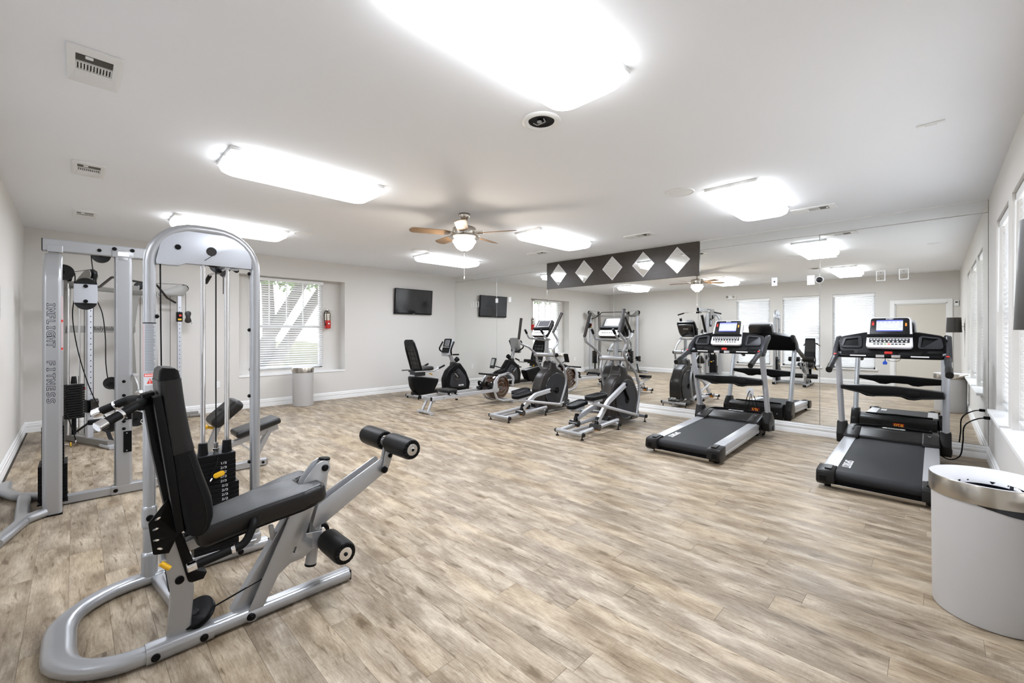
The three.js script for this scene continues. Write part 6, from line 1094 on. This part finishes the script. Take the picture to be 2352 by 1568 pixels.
// ---------------------------------------------------------------- recumbent bike
{
  const X0 = 1.09, o = thing('recumbent_bike', 'black recumbent bike with mesh backrest, nearest the far wall', 'exercise bike', [X0, 0, 1.3]), Z = (v) => v - 1.3;
  for (const z of [1.93, 0.60]) { part('floor_bar', rod(V(-0.225, 0.055, Z(z)), V(0.225, 0.055, Z(z)), 0.026), M.silver2, o); for (const s of [-1, 1]) part('bar_cap', [rod(V(s * 0.222, 0.055, Z(z)), V(s * 0.245, 0.055, Z(z)), 0.029), rod(V(s * 0.20, 0, Z(z)), V(s * 0.20, 0.045, Z(z)), 0.016)], M.rubber, o); }
  part('main_beam', beam([[0, 0.10, Z(1.95)], [0, 0.11, Z(0.62)]], 0.09, 0.07, Y1, 0.014), M.dark, o);
  part('seat_shroud', extX([[Z(2.00), 0.455, 0.03], [Z(1.36), 0.365, 0.02], [Z(1.37), 0.30, 0.03], [Z(1.50), 0.075, 0.03], [Z(1.86), 0.060, 0.05], [Z(1.97), 0.25, 0.15]], 0, 0.20, 0.02, [], 3), M.black, o);
  part('slide_rail', extX([[Z(1.98), 0.485], [Z(1.34), 0.385, 0.01], [Z(1.34), 0.365, 0.01], [Z(1.98), 0.455]], 0, 0.14, 0.004), M.alloy, o);
  for (let i = 0; i < 7; i++) part('rail_hole', disc(V(0.0705, 0.43 - i * 0.0115, Z(1.74 - i * 0.055)), X1, 0.006, 0.002, 10), M.black, o);
  part('seat_carriage', [rbox(0.22, 0.09, 0.24, 0, 0.50, Z(1.82), 0.014), rbox(0.26, 0.03, 0.32, 0, 0.545, Z(1.80), 0.008)], M.grey, o);
  part('seat_cushion', ext([[-0.21, -0.17, 0.09], [0.21, -0.17, 0.09], [0.22, 0.16, 0.05], [-0.22, 0.16, 0.05]], 0.075, 0.03, [], 4).rotateX(Math.PI / 2 + 0.08).translate(0, 0.595, Z(1.70)), M.vinylTop, o);
  const back = (g) => g.rotateX(0.29).translate(0, 0.58, Z(1.85));
  const bf = part('backrest_frame', back(ext([[-0.20, -0.02, 0.04], [0.20, -0.02, 0.04], [0.205, 0.40], [0.165, 0.64, 0.09], [-0.165, 0.64, 0.09], [-0.205, 0.40]], 0.045, 0.014, [[[-0.155, 0.03], [-0.155, 0.46], [0.155, 0.46], [0.155, 0.03]]], 3)), M.vinyl, o);
  part('mesh_panel', back(box(0.315, 0.435, 0.006, 0, 0.245, 0)), std('dark seat mesh', 0.035, 0.034, 0.032, 0.8), bf);
  for (let i = 0; i < 4; i++) part('mesh_strap', back(rbox(0.31, 0.024, 0.012, 0, 0.09 + i * 0.10, 0, 0.004)), M.black, bf);
  for (const x of [-0.07, 0.07]) part('mesh_strap', back(rbox(0.022, 0.43, 0.012, x, 0.245, 0, 0.004)), M.black, bf);
  part('seat_bar', pipe([[-0.27, 0.56, Z(2.02)], [-0.27, 0.555, Z(1.70), 0.05], [-0.30, 0.57, Z(1.50)]], 0.014, 10), M.silver, o); part('seat_bar', pipe([[0.27, 0.565, Z(2.05)], [0.27, 0.555, Z(1.62), 0.06], [0.29, 0.64, Z(1.42)]], 0.014, 10), M.silver, o);
  for (const s of [-1, 1]) part('bar_grip', rod(V(s * 0.285, 0.605, Z(1.50)), V(s * 0.295, 0.66, Z(1.36)), 0.019), M.black, o);
  part('adjust_lever', rod(V(0.13, 0.50, Z(1.62)), V(0.15, 0.47, Z(1.56)), 0.012), M.yellow, o, 'yellow adjusting lever');
  // front drive
  const f = part('drive_housing', extX([[Z(1.16), 0.06, 0.04], [Z(0.52), 0.05, 0.05], [Z(0.48), 0.22, 0.10], [Z(0.60), 0.48, 0.2], [Z(0.76), 0.665, 0.03], [Z(0.90), 0.665, 0.04], [Z(1.10), 0.52, 0.15], [Z(1.19), 0.34, 0.15]], 0, 0.17, 0.035, [], 4), M.black, o);
  for (const s of [-1, 1]) {
    part('side_panel', extX([[Z(1.08), 0.16, 0.08], [Z(0.60), 0.12, 0.06], [Z(0.62), 0.36, 0.12], [Z(0.82), 0.56, 0.06], [Z(1.02), 0.46, 0.12]], s * 0.084, 0.012, 0.004), M.grey, f);
    part('crank_disc', aim(lathe([[0.001, -0.006], [0.085, -0.006], [0.09, 0.002], [0.075, 0.008], [0.03, 0.004], [0.001, 0.008]], 32), V(s * 0.092, 0.375, Z(0.875)), V(s * 0.102, 0.375, Z(0.875))), M.gloss, f);
    part('badge', extX([[Z(0.69), 0.165, 0.012], [Z(0.83), 0.165, 0.012], [Z(0.83), 0.195, 0.012], [Z(0.69), 0.195, 0.012]], s * 0.0915, 0.004, 0.001), M.white, f, 'white oval badge');
    part('badge_lettering', words('SPIRIT', 0.018, 0.001, fontB, 1.15).rotateY(s * Math.PI / 2).translate(s * 0.094, 0.180, Z(0.76)), M.black, f);
    part('crank', beam([[s * 0.115, 0.375, Z(0.875)], [s * 0.115, 0.375 + s * 0.11, Z(0.875 + s * 0.115)]], 0.018, 0.03, X1, 0.005), M.silver2, o);
    part('pedal', [rbox(0.10, 0.028, 0.10, s * 0.18, 0.375 + s * 0.11, Z(0.875 + s * 0.115), 0.008), sweep(filleted([[s * 0.18 - 0.05, 0.375 + s * 0.11, Z(0.84 + s * 0.115)], [s * 0.18 - 0.03, 0.43 + s * 0.11, Z(0.84 + s * 0.115), 0.03], [s * 0.18 + 0.03, 0.43 + s * 0.11, Z(0.84 + s * 0.115), 0.03], [s * 0.18 + 0.05, 0.375 + s * 0.11, Z(0.84 + s * 0.115)]]), section(0.004, 0.03, 0.001), { up: Z1 })], M.black, o);
  }
  part('neck_cover', extX([[Z(0.98), 0.56, 0.03], [Z(0.84), 0.55, 0.02], [Z(0.86), 0.70, 0.02], [Z(0.96), 0.70, 0.02]], 0, 0.12, 0.02), M.brown, o);
  part('mast', beam([[0, 0.64, Z(0.90)], [0, 0.92, Z(1.02)]], 0.06, 0.075, Z1, 0.012), M.silver, o);
  const lean = (g) => g.rotateX(-0.28).translate(0, 1.02, Z(1.06));
  const c = part('console', lean(ext([[-0.14, -0.20, 0.05], [0.14, -0.20, 0.05], [0.15, 0.19, 0.04], [-0.15, 0.19, 0.04]], 0.06, 0.014, [], 3)), M.silver, o);
  part('console_face', lean(ext([[-0.126, -0.135, 0.02], [0.126, -0.135, 0.02], [0.134, 0.180, 0.03], [-0.134, 0.180, 0.03]], 0.006, 0.002).translate(0, 0, 0.031)), M.black, c);
  part('screen', lean(rbox(0.13, 0.11, 0.003, 0, 0.085, 0.0345, 0.001)), M.uiDim, c);
  part('screen_rim', lean(ext(rect(-0.075, 0.075, 0.02, 0.15).map((p) => [...p, 0.008]), 0.003, 0.001, [hole(-0.066, 0.066, 0.029, 0.141)]).translate(0, 0, 0.0345)), M.silver, c);
  part('reading_ledge', lean(rbox(0.20, 0.016, 0.03, 0, -0.012, 0.045, 0.005)), M.silver2, c);
  for (let i = 0; i < 6; i++) part('button', lean(rbox(0.018, 0.014, 0.003, -0.065 + i * 0.026, -0.155, 0.0315, 0.002)), M.dark, c);
  part('handlebar', pipe([[-0.20, 1.14, Z(1.04)], [-0.215, 0.97, Z(1.14), 0.06], [-0.10, 0.86, Z(1.03), 0.06], [0.10, 0.86, Z(1.03), 0.06], [0.215, 0.97, Z(1.14), 0.06], [0.20, 1.14, Z(1.04)]], 0.017, 12), M.black, o);
  part('rear_grip', rod(V(0.10, 0.86, Z(1.0)), V(0.24, 0.865, Z(0.94)), 0.016), M.black, o);
  part('bottle_ring', rod(V(0, 0.72, Z(0.84)), V(0, 0.76, Z(0.78)), 0.05, 0.055), M.black, o);
}
// ---------------------------------------------------------------- finish
scene.traverse((o) => { if (o.isMesh) { o.castShadow = true; o.receiveShadow = true; } });
renderer.render(scene, camera);
